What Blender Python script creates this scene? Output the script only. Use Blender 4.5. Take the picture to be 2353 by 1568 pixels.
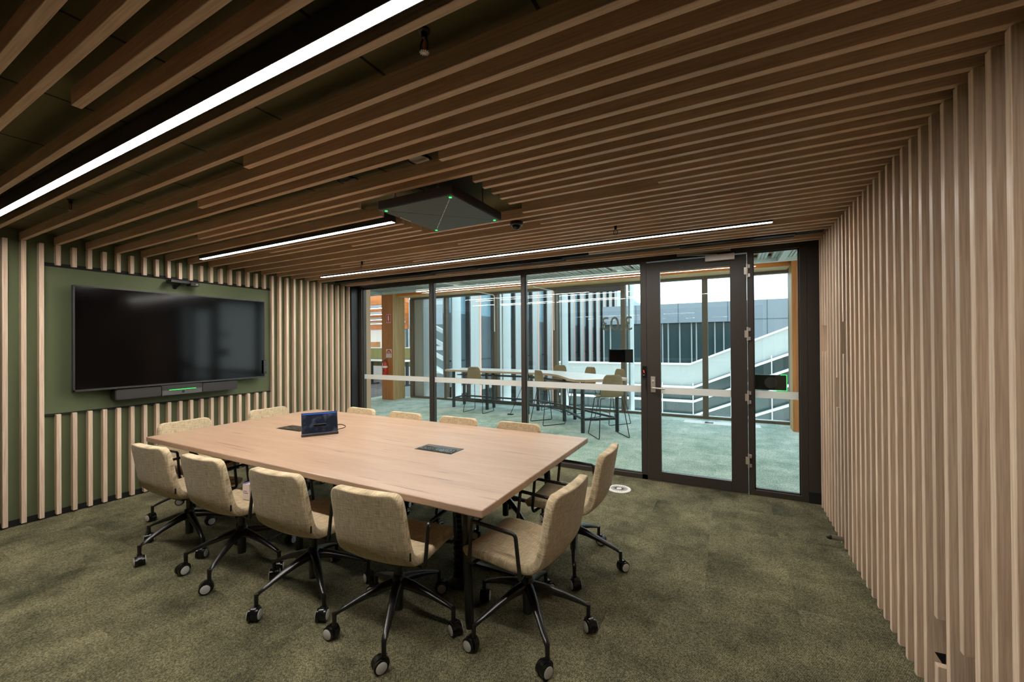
import bpy, math, random
from mathutils import Vector, Matrix
random.seed(7)
S = bpy.context.scene
for o in list(bpy.data.objects): bpy.data.objects.remove(o)
C = S.collection

# ------------------------------------------------------------------ camera
YAW, PITCH, ROLL, FPX = .4873, .0045, -.0073, 938.11
_f = Vector((-math.sin(YAW)*math.cos(PITCH), math.cos(YAW)*math.cos(PITCH), math.sin(PITCH)))
_r = Vector((math.cos(YAW), math.sin(YAW), 0)); _u = _r.cross(_f)
_r2 = _r*math.cos(ROLL)+_u*math.sin(ROLL); _u2 = -_r*math.sin(ROLL)+_u*math.cos(ROLL)
cam = bpy.data.objects.new('camera', bpy.data.cameras.new('camera')); C.objects.link(cam)
m = Matrix((_r2, _u2, -_f)).transposed().to_4x4(); m.translation = (0, 0, 1.6)
cam.matrix_world = m
cam.data.sensor_width = 36; cam.data.lens = FPX/2353*36; cam.data.clip_start = .05; cam.data.clip_end = 500
S.camera = cam
# ------------------------------------------------------------------ exposure, sky
S.view_settings.view_transform = 'Standard'; S.view_settings.look = 'None'
S.view_settings.gamma = 1; S.view_settings.use_curve_mapping = False
S.view_settings.exposure = 0.0
S.cycles.max_bounces = 10; S.cycles.diffuse_bounces = 4; S.cycles.glossy_bounces = 4
S.cycles.transparent_max_bounces = 24; S.cycles.sample_clamp_indirect = 6; S.cycles.caustics_reflective = False
W = bpy.data.worlds.new('sky'); S.world = W; W.use_nodes = True
nt = W.node_tree; nt.nodes.clear()
SKY = 4.6
out = nt.nodes.new('ShaderNodeOutputWorld'); bg = nt.nodes.new('ShaderNodeBackground')
tc = nt.nodes.new('ShaderNodeTexCoord'); sp = nt.nodes.new('ShaderNodeSeparateXYZ'); cr = nt.nodes.new('ShaderNodeValToRGB')
nt.links.new(tc.outputs['Generated'], sp.inputs[0]); nt.links.new(sp.outputs[2], cr.inputs[0])
cr.color_ramp.elements[0].position = 0.0; cr.color_ramp.elements[0].color = (.93, .97, 1, 1)
cr.color_ramp.elements[1].position = .6; cr.color_ramp.elements[1].color = (.62, .78, 1, 1)
nt.links.new(cr.outputs[0], bg.inputs[0]); bg.inputs[1].default_value = SKY; nt.links.new(bg.outputs[0], out.inputs[0])
LED_E = 114.0      # strength of the room's linear lights
COR_E = 75.0      # strength of the corridor's and office's linear lights

# ------------------------------------------------------------------ materials
MT = {}
def rgb(r, g, b):
    f = lambda c: (c/255/12.92) if c/255 <= .04045 else ((c/255+.055)/1.055)**2.4
    return (f(r), f(g), f(b), 1)
def mat(name, col, rough=.6, metal=0., spec=.5, emis=None, estr=0., noise=None, bump=None, coat=0):
    """noise=(scale xyz, amount, colour2) mixes a second colour; bump=(scale, strength)"""
    M = bpy.data.materials.new(name); M.use_nodes = True; n = M.node_tree; b = n.nodes['Principled BSDF']
    b.inputs['Base Color'].default_value = col; b.inputs['Roughness'].default_value = rough
    b.inputs['Metallic'].default_value = metal; b.inputs['Specular IOR Level'].default_value = spec
    b.inputs['Coat Weight'].default_value = coat
    if emis: b.inputs['Emission Color'].default_value = emis; b.inputs['Emission Strength'].default_value = estr
    t = None
    if noise or bump:
        t = n.nodes.new('ShaderNodeTexCoord')
    if noise:
        sc, amt, c2 = noise
        mp = n.nodes.new('ShaderNodeMapping'); mp.inputs['Scale'].default_value = sc
        nz = n.nodes.new('ShaderNodeTexNoise'); nz.inputs['Scale'].default_value = 1; nz.inputs['Detail'].default_value = 5
        nz.inputs['Roughness'].default_value = .65
        n.links.new(t.outputs['Object'], mp.inputs[0])
        oi = n.nodes.new('ShaderNodeObjectInfo'); ad = n.nodes.new('ShaderNodeVectorMath'); ad.operation = 'ADD'
        ms = n.nodes.new('ShaderNodeMath'); ms.operation = 'MULTIPLY'; ms.inputs[1].default_value = 57
        n.links.new(oi.outputs['Random'], ms.inputs[0]); n.links.new(mp.outputs[0], ad.inputs[0]); n.links.new(ms.outputs[0], ad.inputs[1])
        n.links.new(ad.outputs[0], nz.inputs[0])
        rp = n.nodes.new('ShaderNodeValToRGB'); rp.color_ramp.elements[0].position = .5-.5*amt; rp.color_ramp.elements[1].position = .5+.5*amt
        rp.color_ramp.elements[0].color = c2; rp.color_ramp.elements[1].color = col
        n.links.new(nz.outputs[0], rp.inputs[0]); n.links.new(rp.outputs[0], b.inputs['Base Color'])
    if bump:
        nz2 = n.nodes.new('ShaderNodeTexNoise'); nz2.inputs['Scale'].default_value = bump[0]; nz2.inputs['Detail'].default_value = 3
        n.links.new(t.outputs['Object'], nz2.inputs[0])
        bp = n.nodes.new('ShaderNodeBump'); bp.inputs['Strength'].default_value = bump[1]; bp.inputs['Distance'].default_value = .004
        n.links.new(nz2.outputs[0], bp.inputs['Height']); n.links.new(bp.outputs[0], b.inputs['Normal'])
    MT[name] = M; return M

def batten_mat(name, axis, base, dark):
    M = bpy.data.materials.new(name); M.use_nodes = True; n = M.node_tree; b = n.nodes['Principled BSDF']
    t = n.nodes.new('ShaderNodeTexCoord'); mp = n.nodes.new('ShaderNodeMapping')
    sc = [160, 160, 160]; sc[axis] = 4; mp.inputs['Scale'].default_value = sc
    oi = n.nodes.new('ShaderNodeObjectInfo'); ml = n.nodes.new('ShaderNodeMath'); ml.operation = 'MULTIPLY'; ml.inputs[1].default_value = 91
    ad = n.nodes.new('ShaderNodeVectorMath'); ad.operation = 'ADD'
    n.links.new(t.outputs['Object'], mp.inputs[0]); n.links.new(oi.outputs['Random'], ml.inputs[0])
    n.links.new(mp.outputs[0], ad.inputs[0]); n.links.new(ml.outputs[0], ad.inputs[1])
    nz = n.nodes.new('ShaderNodeTexNoise'); nz.inputs['Scale'].default_value = 1; nz.inputs['Detail'].default_value = 4
    n.links.new(ad.outputs[0], nz.inputs[0])
    rp = n.nodes.new('ShaderNodeValToRGB'); rp.color_ramp.elements[0].position = .3; rp.color_ramp.elements[1].position = .62
    rp.color_ramp.elements[0].color = dark; rp.color_ramp.elements[1].color = base
    n.links.new(nz.outputs[0], rp.inputs[0])
    hs = n.nodes.new('ShaderNodeHueSaturation'); mr = n.nodes.new('ShaderNodeMapRange')
    n.links.new(oi.outputs['Random'], mr.inputs[0]); mr.inputs[3].default_value = .86; mr.inputs[4].default_value = 1.1
    n.links.new(mr.outputs[0], hs.inputs['Value']); n.links.new(rp.outputs[0], hs.inputs['Color'])
    n.links.new(hs.outputs[0], b.inputs['Base Color']); b.inputs['Roughness'].default_value = .42; b.inputs['Specular IOR Level'].default_value = .4
    MT[name] = M
batten_mat('batten_z', 2, rgb(232, 207, 182), rgb(204, 175, 150))
batten_mat('batten_x', 0, rgb(238, 204, 174), rgb(212, 172, 142))
mat('green', rgb(92, 101, 70), .75, noise=((.8, .8, .8), .6, rgb(88, 97, 67)))
mat('back_plaster', rgb(66, 60, 52), .8)
mat('black', rgb(26, 23, 21), .35)
mat('black_matte', rgb(16, 15, 14), .8)
mat('frame', rgb(58, 52, 47), .42, spec=.5)
mat('frame_brown', rgb(96, 84, 68), .45)
mat('metal_black', rgb(22, 20, 19), .28, spec=.6)
mat('plastic', rgb(20, 19, 19), .22)
mat('caster_cap', rgb(205, 200, 196), .4)
mat('screen', rgb(5, 4, 5), .10, spec=.22)
mat('tv_bezel', rgb(52, 50, 52), .4)
mat('speaker_cloth', rgb(52, 49, 49), .8)
mat('speaker_grey', rgb(84, 82, 84), .5)
mat('mic_grey', rgb(66, 70, 66), .5)
mat('white', rgb(235, 232, 226), .5)
mat('white_plastic', rgb(228, 222, 214), .4)
mat('steel', rgb(200, 192, 182), .35, metal=.6)
mat('steel_dark', rgb(150, 145, 140), .3, metal=.9)
mat('galv', rgb(196, 200, 190), .5, metal=.1)
mat('led', (1, 1, 1, 1), .5, emis=(1, .955, .88, 1), estr=LED_E)
mat('led_up', (1, 1, 1, 1), .5, emis=(1, .97, .93, 1), estr=4)
mat('led_office', (1, 1, 1, 1), .5, emis=(1, .97, .93, 1), estr=22)
mat('led_corr', (1, 1, 1, 1), .5, emis=(1, .97, .93, 1), estr=COR_E)
mat('led_green', (.0, .2, .0, 1), .5, emis=(.03, 1, .12, 1), estr=2.5)
mat('led_red', (.2, .0, .0, 1), .5, emis=(1, .05, .02, 1), estr=2.0)
mat('red', rgb(205, 32, 28), .35)
mat('orange', rgb(235, 110, 40), .5)
mat('paper', rgb(228, 212, 205), .7)
mat('blue_card', rgb(110, 110, 190), .7)
mat('cardboard', rgb(196, 140, 90), .8)
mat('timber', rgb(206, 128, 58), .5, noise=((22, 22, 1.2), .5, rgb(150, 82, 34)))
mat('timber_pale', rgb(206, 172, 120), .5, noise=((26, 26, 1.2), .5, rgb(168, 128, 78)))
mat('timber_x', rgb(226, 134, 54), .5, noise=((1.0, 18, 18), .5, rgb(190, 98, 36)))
mat('timber_x_lit', rgb(240, 204, 146), .5, noise=((1.0, 18, 18), .5, rgb(216, 174, 114)))
mat('ext_grey', rgb(162, 163, 158), .6)
mat('ext_panel', rgb(132, 136, 140), .55)
mat('ext_orange', rgb(230, 176, 150), .6)
mat('ext_white', rgb(214, 216, 212), .6)
mat('ext_dark', rgb(66, 80, 86), .3, spec=.4)
mat('ext_glass_light', rgb(104, 132, 142), .3, spec=.4)
mat('ext_glass_green', rgb(44, 62, 62), .2, spec=.6)
mat('ext_ground', rgb(110, 112, 110), .9)
mat('tree', rgb(62, 84, 66), .9, noise=((1.5, 1.5, 1.5), .5, rgb(34, 52, 42)))
mat('stool_shell', rgb(150, 128, 96), .7, noise=((60, 60, 60), .5, rgb(128, 108, 78)))
mat('bar_top', rgb(232, 226, 218), .3)
mat('bar_edge', rgb(196, 160, 128), .5)
mat('screen_green', rgb(140, 134, 84), .9)
mat('bar_frame', rgb(44, 50, 52), .4)

def glass_mat(name, tint, refl=1.0, ior=1.5):
    M = bpy.data.materials.new(name); M.use_nodes = True; n = M.node_tree; n.nodes.clear()
    o = n.nodes.new('ShaderNodeOutputMaterial'); mx = n.nodes.new('ShaderNodeMixShader')
    tr = n.nodes.new('ShaderNodeBsdfTransparent'); tr.inputs[0].default_value = tint
    gl = n.nodes.new('ShaderNodeBsdfGlossy'); gl.inputs['Roughness'].default_value = 0.0
    fr = n.nodes.new('ShaderNodeLayerWeight'); fr.inputs[0].default_value = .5
    pw = n.nodes.new('ShaderNodeMath'); pw.operation = 'POWER'; pw.inputs[1].default_value = 5
    n.links.new(fr.outputs['Facing'], pw.inputs[0])
    ml = n.nodes.new('ShaderNodeMath'); ml.operation = 'MULTIPLY_ADD'; ml.inputs[1].default_value = .96*refl; ml.inputs[2].default_value = .04*refl; ml.use_clamp = True
    n.links.new(pw.outputs[0], ml.inputs[0]); n.links.new(ml.outputs[0], mx.inputs[0])
    n.links.new(tr.outputs[0], mx.inputs[1]); n.links.new(gl.outputs[0], mx.inputs[2]); n.links.new(mx.outputs[0], o.inputs[0])
    MT[name] = M
glass_mat('glass', (.90, .955, .94, 1), 1.0)
glass_mat('glass_ext', (.93, .97, .97, 1), 1.0)
def frosted():
    M = bpy.data.materials.new('frosted'); M.use_nodes = True; n = M.node_tree; n.nodes.clear()
    o = n.nodes.new('ShaderNodeOutputMaterial'); mx = n.nodes.new('ShaderNodeMixShader'); mx.inputs[0].default_value = .55
    d = n.nodes.new('ShaderNodeBsdfDiffuse'); d.inputs[0].default_value = rgb(248, 240, 234)
    t = n.nodes.new('ShaderNodeBsdfTranslucent'); t.inputs[0].default_value = rgb(252, 248, 244)
    n.links.new(d.outputs[0], mx.inputs[1]); n.links.new(t.outputs[0], mx.inputs[2]); n.links.new(mx.outputs[0], o.inputs[0])
    MT['frosted'] = M
frosted()

def carpet(name, base, light, dark):
    M = bpy.data.materials.new(name); M.use_nodes = True; n = M.node_tree; b = n.nodes['Principled BSDF']
    t = n.nodes.new('ShaderNodeTexCoord')
    def nz(sc, det=3, mapscale=None, rough=.5, rot=0):
        x = n.nodes.new('ShaderNodeTexNoise'); x.inputs['Scale'].default_value = sc; x.inputs['Detail'].default_value = det; x.inputs['Roughness'].default_value = rough
        src = t.outputs['Object']
        if mapscale:
            mp = n.nodes.new('ShaderNodeMapping'); mp.inputs['Scale'].default_value = mapscale; mp.inputs['Rotation'].default_value = (0, 0, rot)
            n.links.new(src, mp.inputs[0]); src = mp.outputs[0]
        n.links.new(src, x.inputs[0]); return x.outputs[0]
    def ramp(src, p0, c0, p1, c1):
        r = n.nodes.new('ShaderNodeValToRGB'); r.color_ramp.elements[0].position = p0; r.color_ramp.elements[1].position = p1
        r.color_ramp.elements[0].color = c0; r.color_ramp.elements[1].color = c1; n.links.new(src, r.inputs[0]); return r.outputs[0]
    tm = n.nodes.new('ShaderNodeMapping'); tm.inputs['Scale'].default_value = (2.0, 2.0, 1); tm.inputs['Location'].default_value = (.3, .1, 0)
    n.links.new(t.outputs['Object'], tm.inputs[0]); fl = n.nodes.new('ShaderNodeVectorMath'); fl.operation = 'FLOOR'; n.links.new(tm.outputs[0], fl.inputs[0])
    wn = n.nodes.new('ShaderNodeTexWhiteNoise'); wn.noise_dimensions = '2D'; n.links.new(fl.outputs[0], wn.inputs[0])
    of = n.nodes.new('ShaderNodeVectorMath'); of.operation = 'MULTIPLY_ADD'; of.inputs[1].default_value = (9, 9, 9)
    n.links.new(wn.outputs['Color'], of.inputs[0]); n.links.new(t.outputs['Object'], of.inputs[2])
    n1 = n.nodes.new('ShaderNodeTexNoise'); n1.inputs['Scale'].default_value = 3.2; n1.inputs['Detail'].default_value = 7; n1.inputs['Roughness'].default_value = .62
    n.links.new(of.outputs[0], n1.inputs[0])
    av = n.nodes.new('ShaderNodeMix'); av.data_type = 'FLOAT'; av.inputs[0].default_value = .45
    n.links.new(nz(1.7, 6, (1.3, 1.0, 1), .6), av.inputs[2]); n.links.new(n1.outputs[0], av.inputs[3])
    big = ramp(av.outputs[0], .36, dark, .64, light)
    # weave: little loops in a diagonal lattice
    mp = n.nodes.new('ShaderNodeMapping'); mp.inputs['Rotation'].default_value = (0, 0, .6); mp.inputs['Scale'].default_value = (150, 110, 1)
    n.links.new(t.outputs['Object'], mp.inputs[0])
    vo = n.nodes.new('ShaderNodeTexVoronoi'); vo.inputs['Scale'].default_value = 1.0; vo.inputs['Randomness'].default_value = .45
    n.links.new(mp.outputs[0], vo.inputs[0])
    loops = ramp(vo.outputs['Distance'], .12, (1.5, 1.5, 1.5, 1), .72, (.30, .30, .30, 1))
    mx = n.nodes.new('ShaderNodeMix'); mx.data_type = 'RGBA'; mx.blend_type = 'MULTIPLY'; mx.inputs[0].default_value = 1
    n.links.new(big, mx.inputs[6]); n.links.new(loops, mx.inputs[7])
    fine = ramp(nz(60, 2), .3, (.75, .75, .75, 1), .7, (1.25, 1.25, 1.22, 1))
    mx2 = n.nodes.new('ShaderNodeMix'); mx2.data_type = 'RGBA'; mx2.blend_type = 'MULTIPLY'; mx2.inputs[0].default_value = 1
    n.links.new(mx.outputs[2], mx2.inputs[6]); n.links.new(fine, mx2.inputs[7])
    n.links.new(mx2.outputs[2], b.inputs['Base Color']); b.inputs['Roughness'].default_value = .95; b.inputs['Specular IOR Level'].default_value = .1
    bp = n.nodes.new('ShaderNodeBump'); bp.inputs['Strength'].default_value = .5; bp.inputs['Distance'].default_value = .003; bp.invert = True
    n.links.new(vo.outputs['Distance'], bp.inputs['Height']); n.links.new(bp.outputs[0], b.inputs['Normal'])
    MT[name] = M
carpet('carpet', None, rgb(144, 137, 108), rgb(74, 74, 56))
carpet('carpet_corridor', None, rgb(230, 238, 226), rgb(158, 184, 168))
carpet('carpet_office', None, rgb(150, 142, 138), rgb(104, 98, 98))

def fabric(name, light, dark):
    """woven cloth: two crossed thread noises laid along the shell's own UV (in metres)"""
    M = bpy.data.materials.new(name); M.use_nodes = True; n = M.node_tree; b = n.nodes['Principled BSDF']
    t = n.nodes.new('ShaderNodeTexCoord'); outs = []
    for sc in ((300, 16, 1), (16, 300, 1), (420, 420, 1)):
        mp = n.nodes.new('ShaderNodeMapping'); mp.inputs['Scale'].default_value = sc
        x = n.nodes.new('ShaderNodeTexNoise'); x.inputs['Scale'].default_value = 1; x.inputs['Detail'].default_value = 2
        n.links.new(t.outputs['UV'], mp.inputs[0]); n.links.new(mp.outputs[0], x.inputs[0]); outs.append(x.outputs[0])
    a = n.nodes.new('ShaderNodeMath'); a.operation = 'ADD'; n.links.new(outs[0], a.inputs[0]); n.links.new(outs[1], a.inputs[1])
    a2 = n.nodes.new('ShaderNodeMath'); a2.operation = 'ADD'; n.links.new(a.outputs[0], a2.inputs[0]); n.links.new(outs[2], a2.inputs[1])
    dv = n.nodes.new('ShaderNodeMath'); dv.operation = 'DIVIDE'; dv.inputs[1].default_value = 3; n.links.new(a2.outputs[0], dv.inputs[0])
    r = n.nodes.new('ShaderNodeValToRGB'); r.color_ramp.elements[0].position = .38; r.color_ramp.elements[1].position = .60
    r.color_ramp.elements[0].color = dark; r.color_ramp.elements[1].color = light
    n.links.new(dv.outputs[0], r.inputs[0]); n.links.new(r.outputs[0], b.inputs['Base Color'])
    b.inputs['Roughness'].default_value = .9; b.inputs['Specular IOR Level'].default_value = .2; b.inputs['Sheen Weight'].default_value = .15
    bp = n.nodes.new('ShaderNodeBump'); bp.inputs['Strength'].default_value = .08; bp.inputs['Distance'].default_value = .001
    n.links.new(dv.outputs[0], bp.inputs['Height']); n.links.new(bp.outputs[0], b.inputs['Normal'])
    MT[name] = M
fabric('fabric', rgb(230, 208, 172), rgb(142, 126, 98))

def table_wood():
    M = bpy.data.materials.new('table_wood'); M.use_nodes = True; n = M.node_tree; b = n.nodes['Principled BSDF']
    t = n.nodes.new('ShaderNodeTexCoord')
    def nz(ms, det, dist=0):
        mp = n.nodes.new('ShaderNodeMapping'); mp.inputs['Scale'].default_value = ms; n.links.new(t.outputs['Object'], mp.inputs[0])
        x = n.nodes.new('ShaderNodeTexNoise'); x.inputs['Scale'].default_value = 1; x.inputs['Detail'].default_value = det; x.inputs['Distortion'].default_value = dist
        n.links.new(mp.outputs[0], x.inputs[0]); return x.outputs[0]
    def ramp(s, a, ca, c, cb):
        r = n.nodes.new('ShaderNodeValToRGB'); r.color_ramp.elements[0].position = a; r.color_ramp.elements[1].position = c
        r.color_ramp.elements[0].color = ca; r.color_ramp.elements[1].color = cb; n.links.new(s, r.inputs[0]); return r.outputs[0]
    def mul(a, c2):
        m = n.nodes.new('ShaderNodeMix'); m.data_type = 'RGBA'; m.blend_type = 'MULTIPLY'; m.inputs[0].default_value = 1
        n.links.new(a, m.inputs[6]); n.links.new(c2, m.inputs[7]); return m.outputs[2]
    base = ramp(nz((1.1, 11, 11), 5, .4), .35, rgb(174, 142, 118), .65, rgb(187, 156, 132))
    grain = ramp(nz((5, 220, 220), 3), .3, (.88, .87, .86, 1), .6, (1, 1, 1, 1))
    crack = ramp(nz((1.3, 34, 34), 2, .3),   .285, (.36, .32, .31, 1), .325, (1, 1, 1, 1))
    c = mul(mul(base, grain), crack)
    n.links.new(c, b.inputs['Base Color']); b.inputs['Roughness'].default_value = .32; b.inputs['Specular IOR Level'].default_value = .45
    MT['table_wood'] = M
table_wood()

def ceil_mat():
    M = bpy.data.materials.new('ceiling_felt'); M.use_nodes = True; n = M.node_tree; b = n.nodes['Principled BSDF']
    t = n.nodes.new('ShaderNodeTexCoord'); s = n.nodes.new('ShaderNodeSeparateXYZ'); n.links.new(t.outputs['Object'], s.inputs[0])
    a = n.nodes.new('ShaderNodeMath'); a.operation = 'ADD'; a.inputs[1].default_value = 1.861+.665*20; n.links.new(s.outputs[0], a.inputs[0])
    m_ = n.nodes.new('ShaderNodeMath'); m_.operation = 'MODULO'; m_.inputs[1].default_value = .665; n.links.new(a.outputs[0], m_.inputs[0])
    l = n.nodes.new('ShaderNodeMath'); l.operation = 'GREATER_THAN'; l.inputs[1].default_value = .014; n.links.new(m_.outputs[0], l.inputs[0])
    mx = n.nodes.new('ShaderNodeMix'); mx.data_type = 'RGBA'; n.links.new(l.outputs[0], mx.inputs[0])
    mx.inputs[6].default_value = (.006, .006, .006, 1); mx.inputs[7].default_value = rgb(92, 88, 60)
    n.links.new(mx.outputs[2], b.inputs['Base Color']); b.inputs['Roughness'].default_value = .9
    MT['ceiling_felt'] = M
ceil_mat()

# ------------------------------------------------------------------ mesh helpers
class MB:
    def __init__(s): s.v = []; s.f = []; s.m = []; s.mi = 0; s.names = []
    def mat(s, name):
        if name not in s.names: s.names.append(name)
        s.mi = s.names.index(name); return s
    def add(s, vs, fs):
        o = len(s.v); s.v += [tuple(x) for x in vs]
        for f in fs: s.f.append(tuple(i+o for i in f)); s.m.append(s.mi)
        return s
    def box(s, x0, x1, y0, y1, z0, z1):
        vs = [(x, y, z) for z in (z0, z1) for y in (y0, y1) for x in (x0, x1)]
        return s.add(vs, [(0, 2, 3, 1), (4, 5, 7, 6), (0, 1, 5, 4), (2, 6, 7, 3), (0, 4, 6, 2), (1, 3, 7, 5)])
    def prism(s, pts, z0, z1):
        n = len(pts); vs = [(x, y, z0) for x, y in pts]+[(x, y, z1) for x, y in pts]
        fs = [tuple(range(n-1, -1, -1)), tuple(range(n, 2*n))]+[(i, (i+1) % n, n+(i+1) % n, n+i) for i in range(n)]
        return s.add(vs, fs)
    def beam(s, a, b, w, h, up=(0, 0, 1)):
        a = Vector(a); b = Vector(b); d = (b-a).normalized(); u = Vector(up); r = d.cross(u).normalized(); u = r.cross(d)
        vs = [p+r*i*w/2+u*j*h/2 for p in (a, b) for j in (-1, 1) for i in (-1, 1)]
        return s.add(vs, [(0, 1, 3, 2), (4, 6, 7, 5), (0, 4, 5, 1), (2, 3, 7, 6), (0, 2, 6, 4), (1, 5, 7, 3)])
    def cyl(s, a, b, r0, r1=None, n=20, cap=True):
        r1 = r0 if r1 is None else r1; a = Vector(a); b = Vector(b); d = (b-a).normalized()
        u = d.orthogonal().normalized(); w = d.cross(u); vs = []
        for p, r in ((a, r0), (b, r1)):
            vs += [p+(u*math.cos(2*math.pi*i/n)+w*math.sin(2*math.pi*i/n))*r for i in range(n)]
        fs = [(i, (i+1) % n, n+(i+1) % n, n+i) for i in range(n)]
        if cap: fs += [tuple(range(n-1, -1, -1)), tuple(range(n, 2*n))]
        return s.add(vs, fs)
    def lathe(s, prof, c=(0, 0, 0), n=28, axis=None):
        """prof list of (r, h) around local z (or axis)"""
        c = Vector(c); d = Vector(axis or (0, 0, 1)).normalized(); u = d.orthogonal().normalized(); w = d.cross(u); vs = []
        for r, h in prof: vs += [c+d*h+(u*math.cos(2*math.pi*i/n)+w*math.sin(2*math.pi*i/n))*r for i in range(n)]
        fs = []
        for k in range(len(prof)-1):
            fs += [(k*n+i, k*n+(i+1) % n, (k+1)*n+(i+1) % n, (k+1)*n+i) for i in range(n)]
        fs += [tuple(range(n-1, -1, -1)), tuple((len(prof)-1)*n+i for i in range(n))]
        return s.add(vs, fs)
    def tube(s, pts, r, n=10, closed=False):
        pts = [Vector(p) for p in pts]; k = len(pts); vs = []; prev = None
        for i, p in enumerate(pts):
            if closed: d = (pts[(i+1) % k]-pts[i-1]).normalized()
            else: d = (pts[min(i+1, k-1)]-pts[max(i-1, 0)]).normalized()
            if prev is None: u = d.orthogonal().normalized()
            else: u = (prev-d*prev.dot(d)).normalized()
            prev = u; w = d.cross(u)
            vs += [p+(u*math.cos(2*math.pi*j/n)+w*math.sin(2*math.pi*j/n))*r for j in range(n)]
        fs = []
        for i in range(k if closed else k-1):
            a = i*n; b = ((i+1) % k)*n
            fs += [(a+j, a+(j+1) % n, b+(j+1) % n, b+j) for j in range(n)]
        if not closed: fs += [tuple(range(n-1, -1, -1)), tuple((k-1)*n+j for j in range(n))]
        return s.add(vs, fs)
    def build(s, name, parent=None, smooth=False, bevel=0, seg=2, origin=None, org=(0, 0, 0)):
        """vertices are in world space; org = location of the (unrotated) parent chain, origin = own location"""
        me = bpy.data.meshes.new(name)
        o0 = Vector(origin if origin is not None else org)
        me.from_pydata([tuple(Vector(v)-o0) for v in s.v], [], s.f)
        for k in s.names: me.materials.append(MT[k])
        me.polygons.foreach_set('material_index', s.m)
        if smooth:
            me.polygons.foreach_set('use_smooth', [True]*len(me.polygons))
        me.update()
        if smooth:
            try: me.set_sharp_from_angle(angle=math.radians(38))
            except Exception: pass
        o = bpy.data.objects.new(name, me); C.objects.link(o)
        o.location = o0-Vector(org) if origin is not None else (0, 0, 0)
        if parent: o.parent = parent
        if bevel:
            b = o.modifiers.new('bevel', 'BEVEL'); b.width = bevel; b.segments = seg; b.limit_method = 'ANGLE'; b.angle_limit = math.radians(40)
        return o
def M_(name): return MB().mat(name)
def round_path(pts, r, k=5):
    pts = [Vector(p) for p in pts]; out_ = [pts[0]]
    for i in range(1, len(pts)-1):
        a, p, b = pts[i-1], pts[i], pts[i+1]; d1 = (a-p); d2 = (b-p); rr = min(r, d1.length*.45, d2.length*.45)
        p1 = p+d1.normalized()*rr; p2 = p+d2.normalized()*rr
        for j in range(k+1):
            t = j/k; out_.append(p1*(1-t)**2+p*2*t*(1-t)+p2*t*t)
    out_.append(pts[-1]); return out_
def rrect(x0, x1, y0, y1, r, k=5):
    out_ = []
    for cx, cy, a0 in ((x1-r, y1-r, 0), (x0+r, y1-r, 90), (x0+r, y0+r, 180), (x1-r, y0+r, 270)):
        out_ += [(cx+r*math.cos(math.radians(a0+90*i/k)), cy+r*math.sin(math.radians(a0+90*i/k))) for i in range(k+1)]
    return out_
def tag(o, label=None, cat=None, group=None, kind=None):
    if label: o['label'] = label
    if cat: o['category'] = cat
    if group: o['group'] = group
    if kind: o['kind'] = kind
    return o
def struct(o, label=None): o['kind'] = 'structure'; 
def empty(name, loc=(0, 0, 0), rz=0):
    o = bpy.data.objects.new(name, None); C.objects.link(o); o.location = loc; o.rotation_euler = (0, 0, rz); o.empty_display_size = .05; return o
def copy_tree(o, parent=None):
    c = o.copy(); C.objects.link(c); c.parent = parent
    for ch in list(o.children): copy_tree(ch, c)
    return c
def S_(o): o['kind'] = 'structure'; return o

# ================================================================== THE ROOM
LX, RX, GY, CZ = -5.574, .764, 4.9285, 2.557     # faces of the battens left / right, room side of glass frame, underside of ceiling battens
BY = -1.7
S_(M_('carpet').box(-5.70, .95, BY, GY+.05, -.06, 0).build('floor'))
S_(M_('ceiling_felt').box(-5.70, .95, BY, GY+.1, 2.66, 2.72).build('ceiling'))
S_(M_('green').box(LX-.12, LX-.06, BY, 4.78, 0, 2.66).build('wall_left'))
S_(M_('black_matte').box(RX+.098, RX+.16, BY, GY+.1, 0, 2.66).build('wall_right'))
S_(M_('back_plaster').box(-5.70, .95, BY-.06, BY, 0, 2.66).build('wall_back'))
S_(M_('black_matte').box(LX-.06, LX-.045, BY, 4.78, 0, .055).build('baseboard_left'))

def yl(k): return 1.415+.1078*k          # far edge of the k-th batten at the left wall
def yr(k): return 1.394+.1094*k          # same at the right wall
BW = .032
def yat(k, x):
    t = (x-LX)/(RX-LX); return yl(k)*(1-t)+yr(k)*t
def ceil_batten(k, x0, x1, label, group):
    a, b = yat(k, x0), yat(k, x1); mb = M_('batten_x')
    vs = [(x, y, z) for z in (CZ, CZ+.07) for x, y in ((x0, a-BW), (x1, b-BW), (x1, b), (x0, a))]
    mb.add(vs, [(3, 2, 1, 0), (4, 5, 6, 7), (0, 1, 5, 4), (1, 2, 6, 5), (2, 3, 7, 6), (3, 0, 4, 7)])
    o = mb.build('ceiling_batten', origin=((x0+x1)/2, (a+b)/2, CZ), bevel=.0015, seg=1)
    return tag(o, label, 'batten', group)
XE = RX+.09; XS = LX-.06
full = 'timber ceiling batten running the full width from the green wall to the right wall'
gfull = 'full-length ceiling battens'
starts = {-9: -3.25, -7: -2.30, -1: -2.30, 1: -3.255, 3: -1.325, 5: -4.215, 7: -1.33, 11: None, 13: -3.25, 15: -1.33, 17: -2.30, 19: -4.20, 21: -3.24, 25: -.37, 27: -1.335}
lab_part = 'part-length timber ceiling batten starting in mid-ceiling and running to the right wall'
uniq = {
 -7: 'part-length ceiling batten with its square end nearest the top left corner of the photo',
 -1: 'part-length ceiling batten starting just beyond the longest bright light, first beyond the near sprinkler',
 1: 'part-length ceiling batten whose end stops left of centre, third batten beyond the near sprinkler bay',
 3: 'part-length ceiling batten whose end stops beside the larger round ceiling speaker',
 5: 'long part-length ceiling batten starting near the green wall and passing just before the microphone panel',
 15: 'part-length ceiling batten whose end stops beside the black dome camera',
}
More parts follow.
